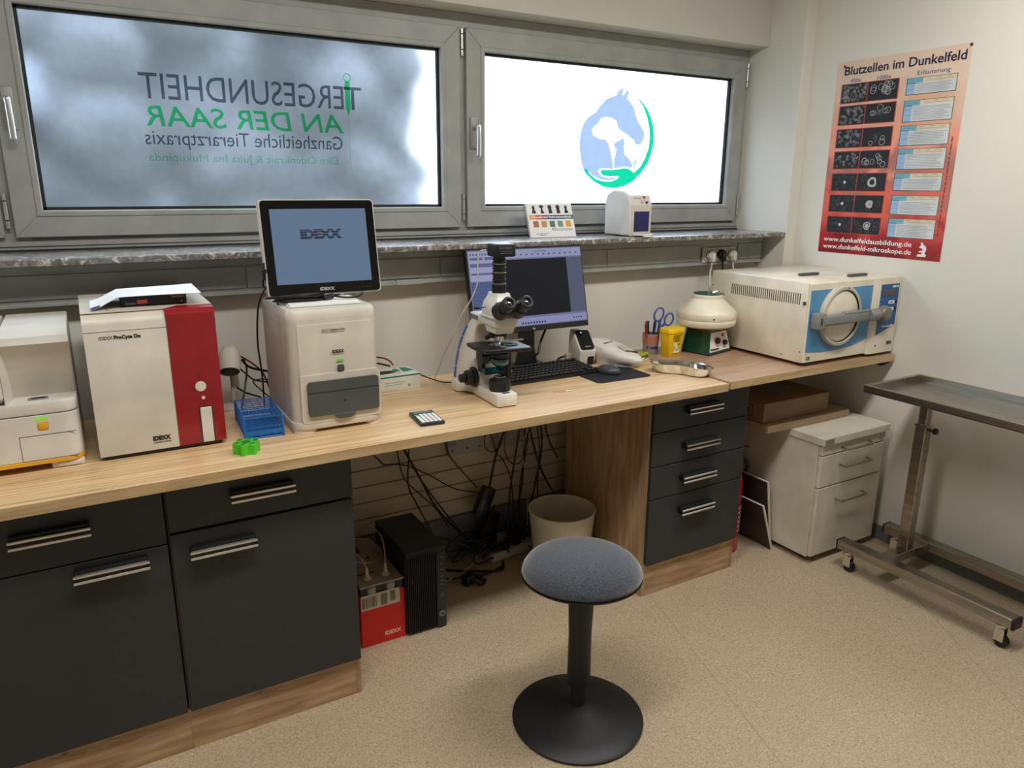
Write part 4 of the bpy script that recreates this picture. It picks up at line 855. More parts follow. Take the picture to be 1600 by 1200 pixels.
# ------------------------------------------------------------------ centrifuge
c = thing('centrifuge', 'bench centrifuge, white domed drum on a dark green base', 'centrifuge', (2.385, 2.385, E), .0)
QB = ((-.050, -.085), (.122, -.046), (.105, .09), (-.085, .060))
def ringq(k_, z): return [(x * k_, y * k_, z) for x, y in QB]
obj('base_housing', loft([ringq(1, .006), ringq(.95, .012), ringq(.80, .095), ringq(.76, .122)]), GREEND, c)
obj('foot_plate', loft([ringq(1.02, 0), ringq(1.02, .006)]), BLACK, c)
A0, A1, A3 = Vector((-.047, -.0815, .014)), Vector((.117, -.0442, .014)), Vector((-.040, -.069, .095))
ax = (A1 - A0).normalized(); up = (A3 - A0); nrm = ax.cross(up).normalized()
if nrm.y > 0: nrm = -nrm
uz = nrm.cross(ax).normalized(); uz = uz if uz.z > 0 else -uz
FM = Matrix((( ax.x, uz.x, nrm.x, 0), (ax.y, uz.y, nrm.y, 0), (ax.z, uz.z, nrm.z, 0), (0, 0, 0, 1))); FM.translation = A0 + nrm * .0015
b = B(); b.prism([(0.0, .0), (.160, .0), (.138, .084), (.016, .084)], 0, .002, 'xy'); pn = obj('control_panel', b.xf(FM), PAPER, c)
for x, y, r_, mm in ((.058, .046, .0145, BLACK), (.116, .032, .0125, BLACK)): b = B(); b.lathe([(0, .002), (r_, .002), (r_ * .9, .014), (0, .015)], 24, (x, y, 0)); obj('dial', b.xf(FM), mm, pn)
b = B(); b.lathe([(0, .002), (.008, .002), (.007, .006), (0, .006)], 20, (.105, .066, 0)); obj('red_switch', b.xf(FM), plain('switch_red', (206, 66, 36), .3), pn)
t = B(); t.text('Eickemeyer', .0135, FM @ T(.006, .006, .0022), bold=.0006, width=.070); t.text('min', .006, FM @ T(.052, .020, .0022)); t.text('ON', .005, FM @ T(.106, .012, .0022))
for i in range(9): a_ = -.6 + i * .54; t.box(-.001, .001, -.001, .001, .002, .0026, mat=FM @ T(.058 + .0225 * math.cos(a_), .046 + .0225 * math.sin(a_), 0))
obj('lettering', t, INK, pn)
b = B(); b.lathe([(0, .118), (.110, .120), (.125, .128), (.130, .140), (.130, .151), (.128, .154), (.130, .157), (.130, .182), (.125, .190), (.072, .238), (.066, .243), (.066, .256), (.062, .260), (0, .260)], 56); obj('drum', b, ENAMEL, c)
b = B(); b.lathe([(0, .2605), (.061, .2605), (.060, .264), (0, .265)], 40); obj('lid', b, plain('lid_green', (22, 84, 66), .2), c)
b = B(); b.tube([(-.005, -.035, .268), (.015, -.050, .275), (.032, -.054, .270), (.048, -.052, .262)], .0045, 8); b.cyl((.035, -.062, .255), (.050, -.042, .268), .006, seg=10, bev=.001); obj('lid_latch', b, CHROME, c)
DM = T(0.025, -.0935, .2065) @ RZ(.26) @ RX(-.84)
t = B(); t.prism([(-.016, 0), (.016, 0), (0, .028)], -.001, .0, 'xz'); obj('warning_label', t.xf(DM), plain('warning_yellow', (226, 190, 40), .5), c)
t = B(); t.box(-.020, .020, -.0008, 0, -.010, -.002); t.box(-.006, .006, -.0016, -.001, .005, .014); obj('warning_print', t.xf(DM), INKG, c)
b = B(); b.cyl((-.065, -.112, .168), (-.067, -.115, .168), .0035, seg=10); obj('rivet', b, INK, c)

# ------------------------------------------------------------------ steriliser
s = thing('steriliser', 'large cream bench steriliser with round door and blue front', 'steriliser', (2.525, 1.965, E), .0)
W, Dp, Hh = .578, .54, .345; z0 = .014
b = B(); b.box(0, W, .006, Dp, z0, Hh, .004, 2); obj('housing', b, ENAMEL, s)
b = B()
for x in (.04, W - .04):
    for y in (.04, Dp - .04): b.cyl((x, y, 0), (x, y, z0 + .002), .016, seg=16)
obj('feet', b, BLACK, s)
b = B(); b.box(0, .400, -.004, .008, z0 + .002, Hh - .002, .003, 1); b.prism([(.400, -.004), (.418, -.016), (W - .004, -.016), (W - .001, .008), (.400, .008)], z0 - .002, Hh - .001, 'xy', .001); obj('front_frame', b, ENAMEL, s)
dp_ = [(.004, .062), (.10, .054), (.20, .053), (.30, .062), (.398, .085), (.398, Hh - .030), (.004, Hh - .030)]
obj('blue_panel', B().prism(dp_, -.0055, -.003, 'xz'), LBLUE, s)
cp = obj('control_panel', B().prism([(.440, .094), (W - .014, .134), (W - .014, Hh - .030), (.440, Hh - .030)], -.0175, -.0155, 'xz'), DBLUE, s)
# round door
cx, cz, R0 = .190, .200, .127
def disc(prof, m_, nm, par=s, cxx=cx, czz=cz, y=-.0055, seg=56):
    b = B(); b.lathe(prof, seg, mat=T(cxx, y, czz) @ RX(PI / 2)); return obj(nm, b, m_, par)
dr = disc([(R0 * .86, 0), (R0, 0), (R0 * .99, .014), (R0 * .96, .019), (R0 * .88, .020), (R0 * .86, .017)], CREAMD, 'door_ring')
disc([(R0 * .84, 0), (R0 * .862, 0), (R0 * .862, .015), (R0 * .84, .015)], BLACK, 'door_seal')
disc([(0, 0), (R0 * .845, 0), (R0 * .835, .012), (R0 * .8, .014), (0, .016)], ENAMEL, 'door_plate')
b = B(); b.box(.045, .345, -.050, -.024, cz - .029, cz + .017, .010, 3); b.box(.17, .345, -.051, -.026, cz + .010, cz + .022, .006, 2); obj('door_bar', b, GREYM, s)
b = B(); b.box(.012, .06, -.048, -.006, cz - .040, cz + .026, .006, 2); obj('hinge_block', b, GREYM, s); obj('hinge_slot', B().box(.026, .034, -.0492, -.046, cz - .020, cz + .006), INK, s)
b = B(); b.cyl((.34, -.040, cz - .006), (.395, -.040, cz - .006), .025, seg=24, bev=.003); obj('bar_end', b, GREYM, s)
b = B(); b.cyl((.395, -.040, cz - .006), (.42, -.040, cz - .006), .018, seg=20); b.lathe([(0, -.02), (.030, -.02), (.036, -.012), (.036, .006), (.028, .018), (.016, .021), (0, .021)], 32, mat=T(.452, -.036, cz - .008) @ RX(PI / 2)); obj('door_knob', b, plain('knob_grey', (116, 112, 104), .4), s)
obj('display', B().box(.448, .548, -.0192, -.0172, Hh - .080, Hh - .055, .001, 1), plain('display_brown', (86, 72, 76), .25), cp)
for zz_ in (.228, .198): obj('key', B().box(.500, .540, -.0195, -.0172, zz_, zz_ + .015, .004, 2, only='y'), PAPER, cp); b = B(); b.cyl((.549, -.0172, zz_ + .008), (.549, -.021, zz_ + .008), .006, seg=14); obj('lamp', b, INK, cp)
t = B(); t.text('START', .0075, FRONT(.506, -.0198, .232)); t.text('AUTO', .0075, FRONT(.508, -.0198, .202)); obj('key_print', t, INK, cp)
t = B(); t.text('MELAtronic 23EN', .0135, FRONT(.474, -.0180, .126), width=.078, bold=.0004); t.text('MELAG', .012, FRONT(.516, -.0180, Hh - .046), width=.042, bold=.0005)
for i in range(6): t.box(.446, .449, -.0181, -.0176, .16 + i * .018, .163 + i * .018)
obj('lettering', t, PAPER, cp)
obj('badge', B().box(.525, .560, -.0175, -.015, .046, .061, .001, 1), GREYD, s)
b = B(); b.cyl((.448, -.015, .048), (.448, -.0175, .048), .004, seg=10); b.cyl((.335, -.0045, .115), (.335, -.0062, .115), .003, seg=10); b.cyl((.196, -.034, cz + R0 * .93), (.196, -.0365, cz + R0 * .93), .003, seg=10); obj('screw', b, INK, s)
t = B(); t.text('CE', .018, FRONT(.014, -.0046, .028), bold=.0006); obj('ce_mark', t, INK, s)
b = B()
for i in range(34): y = .042 + i * .0112; b.box(-.0008, .001, y, y + .0036, Hh - .092, Hh - .046)
obj('vent_slots', b, INK, s)
b = B(); b.cyl((0, .018, .262), (-.005, .018, .262), .008, seg=14, bev=.001); b.cyl((0, .018, .06), (-.001, .018, .06), .003, seg=8); b.cyl((0, .11, .034), (-.001, .11, .034), .003, seg=8); b.cyl((0, .53, .28), (-.001, .53, .28), .003, seg=8); obj('side_screw', b, GREYD, s)
for x, y in ((.165, .18), (.33, .06)):
    b = B(); b.box(x, x + .115, y, y + .02, Hh, Hh + .012, .002, 1); obj('top_handle', b, GREYD, s)
# ------------------------------------------------------------------ on the window sill
SZ = 1.3885
b_ = thing('spiral_handbook', 'white spiral-bound animal handbook leaning against the window frame', 'book', (1.665, 2.72, SZ), -.02)
BM = RX(-.36)
obj('cover', B().box(.006, .238, 0, .010, 0, .150, .001, 1).xf(BM), PAPER, b_)
obj('colour_band', B().box(.016, .238, -.0006, 0, .080, .098).xf(BM), plain('band_blue', (44, 84, 130), .5), b_)
for i, cl in enumerate(((222, 150, 30), (200, 70, 50), (150, 50, 110))): obj('colour_band', B().box(.016 + .03 * i, .046 + .03 * i, -.0009, 0, .080, .098).xf(BM), plain('band_%d' % i, cl, .5), b_)
obj('colour_band', B().box(.196, .238, -.0009, 0, .080, .098).xf(BM), plain('band_green', (20, 130, 100), .5), b_)
t = B(); t.text('Urinsediment Referenzhandbuch', .013, BM @ FRONT(.022, -.0012, .085), bold=.0003, width=.205); obj('lettering', t, PAPER, b_)
for i, cl in enumerate(((170, 100, 70), (190, 150, 60), (90, 110, 100), (110, 150, 110), (220, 150, 60))): obj('picture', B().box(.030 + .041 * i, .056 + .041 * i, -.0006, 0, .045, .072).xf(BM), plain('pic_%d' % i, cl, .5), b_)
b = B()
for i in range(5):
    x = .030 + .041 * i
    if i in (0, 4): p_ = [(.003, .106), (.023, .106), (.021, .114), (.017, .122), (.018, .126), (.019, .133), (.0185, .1415), (.015, .1375), (.010, .1375), (.0065, .1415), (.006, .133), (.007, .126), (.008, .122), (.004, .114)]
    elif i == 1: p_ = [(.005, .106), (.024, .106), (.017, .118), (.016, .130), (.023, .134), (.022, .139), (.015, .142), (.008, .142), (.001, .139), (.000, .134), (.008, .130), (.008, .118)]
    else: p_ = [(.004, .106), (.024, .106), (.020, .120), (.021, .130), (.022, .134), (.018, .141), (.012, .143), (.006, .141), (.002, .134), (.004, .129), (.006, .120)]
    b.prism([(x + a, z) for a, z in p_], -.0007, 0, 'xz')
obj('animal_silhouettes', b.xf(BM), INK, b_)
t = B()
for x0, x1, z in ((.118, .140, .039), (.118, .222, .0345), (.118, .224, .030), (.050, .100, .016), (.052, .086, .010)): t.box(x0, x1, -.0006, 0, z, z + .0018)
t.lathe([(0, 0), (.003, 0), (.003, .0006), (0, .0006)], 12, mat=T(.042, 0, .015) @ RX(PI / 2)); obj('small_print', t.xf(BM), INKG, b_)
b = B()
for i in range(16):
    z = .006 + i * .0092; b.tube([(.006 + .007 * math.cos(q * PI / 3) - .003, .005 + .008 * math.sin(q * PI / 3), z) for q in range(6)], .0011, 5, 2, closed=True)
obj('spiral_binding', b.xf(BM), plain('binding_dark_red', (96, 52, 60), .4), b_)
p = thing('dispenser', 'white rounded box with dark blue opening on the window sill', 'machine', (2.105, 2.688, SZ), 0)
# local: front faces -y, width along x
b = B(); b.prism([(-.085, .002), (.100, .002), (.100, .150), (.085, .180), (.045, .198), (-.025, .196), (-.068, .175), (-.085, .135)], 0, .125, 'yz', .010, 3); obj('housing', b, WHITE, p)
obj('front_face', B().box(.006, .119, -.088, -.080, .006, .135, .004, 2), CREAM, p)
obj('opening', B().box(.020, .106, -.0895, -.084, .020, .108, .002, 1), plain('opening_blue', (22, 22, 84), .2), p)
b = B(); b.prism([(.016, -.088), (.112, -.088), (.100, -.132), (.028, -.132)], .004, .012, 'xy', .003); obj('tray', b, WHITE, p)
obj('label_slip', B().box(.040, .074, -.150, -.128, .0, .006, .001, 1), PAPER, p)
GM = T(0, -.0785, .150) @ RX(-.42)
for x, z, c_ in ((.084, .018, (190, 40, 40)), (.092, -.006, (50, 50, 60))): b = B(); b.lathe([(0, 0), (.006, 0), (.005, .004), (0, .004)], 16, mat=GM @ T(x, -.001, z) @ RX(PI / 2)); obj('button', b, plain('btn_%d' % c_[0], c_, .4), p)
t = B()
for i in range(5): t.box(.028 + .008 * i, .033 + .008 * i, -.003, -.002, .012, .0145, mat=GM)
t.lathe([(.005, 0), (.006, 0), (.006, .0008), (.005, .0008)], 16, mat=GM @ T(.066, -.002, -.004) @ RX(PI / 2)); obj('lettering', t, INKG, p)

# ------------------------------------------------------------------ poster
po = thing('poster', 'red and beige blood cell poster pinned to the right wall', 'poster', (XW - .001, 2.400, 1.305))
PM = RZ(-PI / 2)      # local x runs along the wall towards the room, y is depth, z up
k = Mt('poster_print', (180, 110, 90), .4, spec=.45)
tc = k.n.new('ShaderNodeTexCoord'); sp = k.n.new('ShaderNodeSeparateXYZ'); k.l.new(tc.outputs['Object'], sp.inputs[0])
ad = k.n.new('ShaderNodeMath'); ad.operation = 'MULTIPLY_ADD'; k.l.new(k.noise(4.5, 2, .4, dist=1.6), ad.inputs[0]); ad.inputs[1].default_value = .5; k.l.new(sp.outputs[2], ad.inputs[2])
k.color(k.ramp(ad.outputs[0], [(.20, (120, 20, 28)), (.34, (172, 44, 44)), (.48, (226, 104, 86)), (.60, (170, 112, 98)), (.70, (240, 152, 126)), (.84, (218, 172, 148)), (.99, (226, 196, 174)), (1.0, (224, 198, 178))])); POSTERM = k.m
def pb(rects, y0=-.0012, y1=-.0006):
    b = B()
    for x0, x1, z0, z1 in rects: b.box(x0, x1, y0, y1, z0, z1)
    return b.xf(PM)
obj('sheet', B().box(0, .600, -.0007, 0, 0, .845).xf(PM), POSTERM, po)
def PT(s_, size, x, z, m_, width=None, nm='lettering', bold=0.0, sh=0): t = B(); t.text(s_, size, PM @ FRONT(x, -.0012, z), width=width, bold=bold, shear=sh); obj(nm, t, m_, po)
NAVY = plain('poster_navy', (34, 28, 60), .5); STEELB = plain('poster_blue', (64, 96, 150), .5)
PT('Blutzellen im Dunkelfeld', .052, .039, .787, NAVY, .545, 'lettering', .0008)
PT('400x', .024, .073, .753, STEELB, .054); PT('1000x', .024, .206, .751, STEELB, .066); PT('Erläuterung', .025, .388, .750, STEELB, .138)
PT('www.dunkelfeldausbildung.de', .030, .026, .052, PAPER, .442, bold=.0003); PT('www.dunkelfeld-mikroskope.de', .030, .028, .019, PAPER, .442, bold=.0003, sh=.1)
tops = (.746, .653, .553, .456, .359, .263, .166); bots = (.668, .574, .475, .382, .284, .189, .094)
FRM = plain('strip_frame', (176, 66, 62), .5); DARKF = plain('dark_field', (30, 32, 36), .5); RING = plain('cell_ring', (200, 202, 204), .5); RINGD = plain('cell_ring_dim', (96, 106, 102), .5)
rp = random.Random(11)
for i, (zt, zb) in enumerate(zip(tops, bots)):
    st = obj('photo_strip', pb([(.031, .312, zb - .003, zt + .003)]), FRM, po)
    obj('dark_field', pb([(.036, .163, zb, zt), (.168, .308, zb, zt)], -.0016, -.0012), DARKF, st)
    b = B()
    def ring(b, x, z, r_, w_=.0012): b.lathe([(r_ - w_, 0), (r_, 0), (r_, .0004), (r_ - w_, .0004)], 14, mat=T(x, -.0016, z) @ RX(PI / 2))
    n_ = (80, 60, 48, 34, 30, 40, 40)[i]
    for q in range(n_): ring(b, rp.uniform(.043, .157), rp.uniform(zb + .006, zt - .006), .0046, .0006)
    big = (14, 5, 3, 9, 2, 2, 10)[i]
    for q in range(big): r_ = rp.uniform(.010, .0145) * (.85 if i == 6 else 1); ring(b, rp.uniform(.185, .293), rp.uniform(zb + r_ + .001, zt - r_ - .001), r_, .0014)
    obj('cells', b.xf(PM), RING if i in (0, 1, 2, 3) else RINGD, st)['kind'] = 'stuff'
    if i in (1, 2, 4, 5, 6):
        b = B(); cx_ = .236 if i < 4 else .244; cz_ = (zt + zb) / 2; R_ = .024 if i in (2, 4) else .019
        if i < 3:
            for q in range(60): a_ = rp.uniform(0, 6.28); d_ = R_ * rp.random(); b.box(cx_ + d_ * math.cos(a_) - .001, cx_ + d_ * math.cos(a_) + .001, -.0022, -.0018, cz_ + d_ * math.sin(a_) - .0008, cz_ + d_ * math.sin(a_) + .0008)
        else:
            pts = [((R_ * (1 + .12 * math.sin(3 * t_ + i))) * math.cos(t_) * .9, R_ * (1 + .1 * math.cos(2 * t_)) * math.sin(t_)) for t_ in [2 * PI * q / 24 for q in range(24)]]
            for q in range(24):
                a_, c_ = pts[q], pts[(q + 1) % 24]; kk = (.55, .2, .78)[i - 4]
                b.prism([(cx_ + a_[0], cz_ + a_[1]), (cx_ + c_[0], cz_ + c_[1]), (cx_ + c_[0] * kk, cz_ + c_[1] * kk), (cx_ + a_[0] * kk, cz_ + a_[1] * kk)], -.0022, -.0018, 'xz')
            if i == 6: b.lathe([(0, 0), (.010, 0), (.010, .0004), (0, .0004)], 12, mat=T(cx_, -.0018, cz_) @ RX(PI / 2))
        obj('white_cell', b.xf(PM), plain('white_cell_%d' % i, (178, 182, 182) if i > 3 else (120, 124, 132), .5), st)
    if i > 3: b = B(); b.lathe([(0, 0), (.007, 0), (.006, .0005), (0, .0005)], 12, mat=T(.104, -.0018, (zt + zb) / 2) @ RX(PI / 2)); obj('small_white_cell', b.xf(PM), RING, st)
btop = (.738, .650, .550, .456, .357, .264, .167); bbot = (.676, .568, .473, .376, .288, .187, .090)
BXF = plain('box_frame', (64, 96, 108), .5); BXW = plain('box_white', (206, 212, 214), .5); BXB = plain('box_blue', (150, 180, 214), .5); BXT = plain('box_teal', (100, 176, 196), .5); BXC = plain('box_cream', (216, 202, 170), .5); BXL = plain('box_lines', (140, 142, 148), .5)
for zt, zb in zip(btop, bbot):
    st = obj('text_box', pb([(.346, .560, zb - .003, zt + .002)]), BXF, po); h_ = zt - zb
    obj('text_ground', pb([(.350, .557, zb, zt)], -.0016, -.0012), BXW, st); obj('side_column', pb([(.350, .385, zb, zt - .018)], -.0019, -.0016), BXB, st)
    obj('heading', pb([(.350, .418, zt - .020, zt)], -.0019, -.0016), BXT, st); obj('table_head', pb([(.418, .557, zt - .018, zt)], -.0019, -.0016), BXC, st)
    ln = []; z = zb + .006
    while z < zt - .022: ln.append((.390, .552 - rp.random() * .03, z, z + .0016)); z += .0062
    ln += [(.354, .405, zt - .012, zt - .008), (.356, .380, zb + h_ * .3, zb + h_ * .3 + .002), (.356, .376, zb + h_ * .55, zb + h_ * .55 + .002)] + [(.43 + .042 * q, .452 + .042 * q, zt - .006, zt - .004) for q in range(3)] + [(.43, .545, zt - .013, zt - .0115)]
    obj('text_lines', pb(ln, -.0022, -.0019), BXL, st)
b = B(); b.prism([(.497, .014), (.535, .014), (.538, .022), (.530, .028), (.536, .045), (.530, .060), (.520, .064), (.516, .074), (.508, .072), (.511, .060), (.503, .056), (.508, .050), (.517, .050), (.520, .040), (.504, .038), (.504, .033), (.519, .032), (.516, .024), (.500, .024)], -.0014, -.0006, 'xz'); obj('microscope_emblem', b.xf(PM), PAPER, po)
t = B(); z = .10
while z < .50: l_ = rp.uniform(.008, .028); t.box(.572, .577, -.0012, -.0006, z, z + l_, mat=PM); z += l_ + .005
obj('side_print', t, plain('poster_sideprint', (120, 60, 54), .5), po)
for x, z, lab in ((.596, .838, 'dark red pin in the upper right poster corner'), (.036, .826, 'red pin in the upper left poster corner')):
    b = B(); b.cyl((XW - .002, 2.40 - x, 1.305 + z), (XW - .008, 2.40 - x, 1.305 + z), .006, .0045, 16, .001); single('pin', b, plain('pin_red_%d' % int(x * 10), (96, 16, 24) if x > .5 else (176, 24, 40), .3), lab, 'pin', loc=(XW - .002, 2.40 - x, 1.305 + z))

# ------------------------------------------------------------------ stool
s = thing('stool', 'round stool with grey fabric seat and wide black base', 'stool', (1.168, 1.590, 0))
b = B(); b.lathe([(0, 0), (.190, 0), (.201, .004), (.203, .010), (.196, .015), (.15, .025), (.09, .038), (.05, .050), (.030, .058), (0, .060)], 72); obj('base', b, MATBLACK, s)
b = B(); b.cyl((0, 0, .05), (.002, .002, .22), .0240, .0240, 28, .001); b.lathe([(.0255, .125), (.034, .130), (.036, .137), (.0345, .30), (.040, .47), (0, .47)], 36); obj('column', b, MATBLACK, s)
ST = T(.012, .018, .478) @ RX(-.045) @ RY(.03)
b = B(); b.lathe([(0, -.012), (.12, -.010), (.172, -.002), (.1795, .004), (.1795, .007), (.166, .009), (0, .009)], 64, mat=ST); obj('seat_pan', b, BLACK, s)
b = B(); b.lathe([(0, .005), (.164, .007), (.1765, .010), (.1795, .018), (.176, .032), (.162, .052), (.138, .068), (.10, .081), (.05, .088), (0, .090)], 72, mat=ST); obj('seat', b, FABRIC, s)

# ------------------------------------------------------------------ steel trolley table
t_ = thing('instrument_trolley', 'stainless steel wheeled overbed table by the right wall', 'trolley', (2.86, 1.3, 0))
LB = lambda x0, x1, y0, y1, z0, z1, bev=.003: B().box(x0 - 2.86, x1 - 2.86, y0 - 1.3, y1 - 1.3, z0, z1, bev, 1)
obj('side_rail', LB(2.690, 2.745, 1.105, 1.815, .092, .132), STEEL, t_); obj('side_rail', LB(3.005, 3.060, .65, 1.81, .092, .132), STEEL, t_)
obj('cross_rail', LB(2.746, 3.004, 1.600, 1.650, .092, .131), STEEL, t_)
for x, y0_, y1_ in ((2.690, 1.1, 1.816), (3.005, .645, 1.811)):
    for y in (y0_, y1_): 
        obj('end_cap', LB(x - .001, x + .056, y - .004 if y == y0_ else y - .001, y + .006 if y == y0_ else y + .004, .091, .133, .002), BLACK, t_)
for x, y in ((2.717, 1.775), (2.717, 1.150), (3.032, 1.765), (3.032, .70)):
    c = obj('caster', B().box(x - 2.86 - .004, x - 2.86 + .004, y - 1.3 - .004, y - 1.3 + .004, .05, .093), CHROME, t_)
    b = B(); b.lathe([(.010, .074), (.020, .078), (.020, .086), (.012, .090)], 20, (x - 2.86, y - 1.3, 0)); b.box(x - 2.86 - .017, x - 2.86 - .013, y - 1.3 - .022, y - 1.3 + .012, .022, .074, .002, 1); b.box(x - 2.86 + .013, x - 2.86 + .017, y - 1.3 - .022, y - 1.3 + .012, .022, .074, .002, 1); b.box(x - 2.86 - .017, x - 2.86 + .017, y - 1.3 - .015, y - 1.3 + .012, .070, .076, .001, 1); obj('caster_fork', b, CHROME, c)
    b = B()
    for dx in (-.008, .008): b.cyl((x - 2.86 + dx - .005, y - 1.3 - .012, .0235), (x - 2.86 + dx + .005, y - 1.3 - .012, .0235), .023, seg=24, bev=.003)
    obj('wheel', b, BLACK, c)
obj('post_outer', LB(2.850, 2.895, 1.603, 1.648, .131, .680), STEEL, t_); obj('post_inner', LB(2.855, 2.890, 1.608, 1.643, .68, .812), STEEL, t_)
obj('post_sleeve', LB(2.848, 2.897, 1.601, 1.650, .672, .682, .001), STEEL, t_)
b = B(); b.cyl((.0, .300, .665), (.0, .282, .665), .004, seg=10); b.cyl((.012, .304, .664), (.012, .282, .664), .004, seg=10); b.cyl((.012, .284, .664), (.012, .268, .664), .013, seg=16, bev=.003); obj('clamp_knob', b, BLACK, t_)
b = B(); x0, x1, y0, y1, z0, z1 = 2.655 - 2.86, 3.025 - 2.86, .80 - 1.3, 1.765 - 1.3, .812, .842
b.box(x0, x1, y0, y1, z0, z0 + .004); e_ = .016
for q in ((x0, x0 + e_, y0, y1), (x1 - e_, x1, y0, y1), (x0 + e_, x1 - e_, y0, y0 + e_), (x0 + e_, x1 - e_, y1 - e_, y1)): b.box(q[0], q[1], q[2], q[3], z0, z1, .002, 1)
obj('tray', b, STEEL, t_)
b = B(); b.box(2.80 - 2.86, 2.92 - 2.86, 1.2 - 1.3, 1.7 - 1.3, .800, .8115); obj('tray_support', b, STEEL, t_)

# ------------------------------------------------------------------ under the worktop
pc = thing('computer_tower', 'black computer tower standing on the floor in the knee space', 'computer', (.874, 2.245, 0))
obj('case', B().box(0, .155, .012, .315, .004, .337, .003, 1), BLACK, pc)
b = B()
for i in range(15): b.box(.006 + i * .0073, .0105 + i * .0073, .0, .013, .010, .328, .001, 1)
obj('front_grille', b, plain('grille_black', (14, 15, 17), .5), pc)
obj('front_panel', B().box(.118, .155, -.002, .013, .004, .312, .003, 1), plain('panel_satin', (38, 42, 44), .35), pc)
b = B(); b.prism([(0, .312), (.118, .312), (.155, .312), (.155, .337), (0, .337)], 0, .013, 'xz', .001); obj('front_top', b, BLACK, pc)
b = B(); b.lathe([(0, 0), (.012, 0), (.012, .001), (0, .001)], 28, mat=T(.137, -.002, .060) @ RX(PI / 2)); lo = obj('logo_disc', b, plain('logo_grey', (130, 132, 130), .3), pc)
t = B(); t.text('hp', .016, FRONT(.1285, -.0034, .056), bold=.0004, shear=.3); obj('logo', t, INK, lo)
t = B()
for z in (.132, .137, .142, .178, .195, .212, .240, .262, .290): t.box(.132, .143, -.0026, -.0018, z, z + (.0022 if z < .15 else .004))
obj('port', t, plain('port_grey', (96, 112, 120), .4), pc)
ft = B(); ft.box(.01, .145, .02, .30, 0, .005); obj('foot', ft, BLACK, pc)

bx = thing('reagent_box', 'red and white carton with tube-fed reagent bottles, left of the tower', 'box', (.706, 2.262, 0), .0)
b = B(); b.box(0, .165, 0, .36, 0, .20, .001, 1); obj('red_card', b, REDC, bx)
obj('white_label', B().box(.002, .147, -.001, 0, .147, .206), plain('label_white', (196, 186, 172), .6), bx)
t = B(); rp2 = random.Random(5)
for i in range(12): x = .006 + i * .0046; t.box(x, x + rp2.choice((.0012, .0024)), -.0016, -.001, .156, .196)
for i in range(9): x = .075 + i * .0028; t.box(x, x + .0013, -.0016, -.001, .152, .198)
for i in range(7): x = .112 + i * .0026; t.box(x, x + .0012, -.0016, -.001, .160, .200)
obj('barcode', t, INK, bx)
t = B(); t.text('IDEXX', .021, FRONT(.086, -.001, .028), bold=.0008, width=.062); obj('lettering', t, plain('print_pinkish', (236, 190, 180), .5), bx)
b = B(); b.box(.002, .163, .002, .358, .236, .240); b.box(.0, .165, .0, .002, .234, .241); obj('white_lid', b, plain('lid_card_grey', (150, 144, 134), .6), bx)
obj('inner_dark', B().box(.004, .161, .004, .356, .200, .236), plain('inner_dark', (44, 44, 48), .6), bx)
for x in (.045, .115):
    b = B(); b.lathe([(.0, .196), (.024, .196), (.026, .200), (.026, .228), (.020, .233), (0, .234)], 24, (x, -.001 + .026, 0)); obj('bottle_neck', b, plain('neck_grey', (150, 152, 152), .4), bx)
    b = B(); b.lathe([(0, .240), (.016, .240), (.017, .244), (.009, .250), (.006, .27), (.004, .285), (0, .287)], 20, (x, .05, 0)); obj('tube_fitting', b, CREAM, bx)
obj('lid_print', B().box(.0, .085, .085, .092, .2402, .2408), INK, bx); 
b = B(); b.lathe([(0, 0), (.009, 0), (.009, .0006), (0, .0006)], 16, (.10, .20, .2403)); b.box(.03, .09, .25, .35, .2402, .2408); obj('lid_hole', b, INK, bx)
for i, (lab, pts) in enumerate((('clear tube curling from the left reagent fitting', [(.751, 2.312, .285), (.735, 2.34, .32), (.70, 2.42, .33), (.72, 2.52, .30), (.82, 2.55, .275), (.86, 2.46, .26), (.80, 2.38, .262), (.71, 2.42, .28), (.69, 2.50, .34)]), ('clear tube arching from the right reagent fitting up to the wall', [(.821, 2.312, .285), (.83, 2.34, .32), (.85, 2.42, .33), (.86, 2.50, .32), (.82, 2.60, .36), (.74, 2.66, .42), (.70, 2.67, .46), (.705, 2.67, .60), (.735, 2.66, .845)]))):
    b = B(); b.tube(pts, .0024, 7, 8); single('reagent_tube', b, plain('tube_pale_%d' % i, (178, 168, 146), .25), lab, 'tube', loc=pts[0])

bn = thing('waste_bin', 'round beige waste bin behind the stool', 'bin', (1.622, 2.365, 0))
b = B(); b.lathe([(0, 0), (.105, 0), (.109, .003), (.138, .290), (.142, .294), (.142, .300), (.138, .302), (.134, .298), (.106, .006), (0, .005)], 56); obj('bin_body', b, BINM, bn)
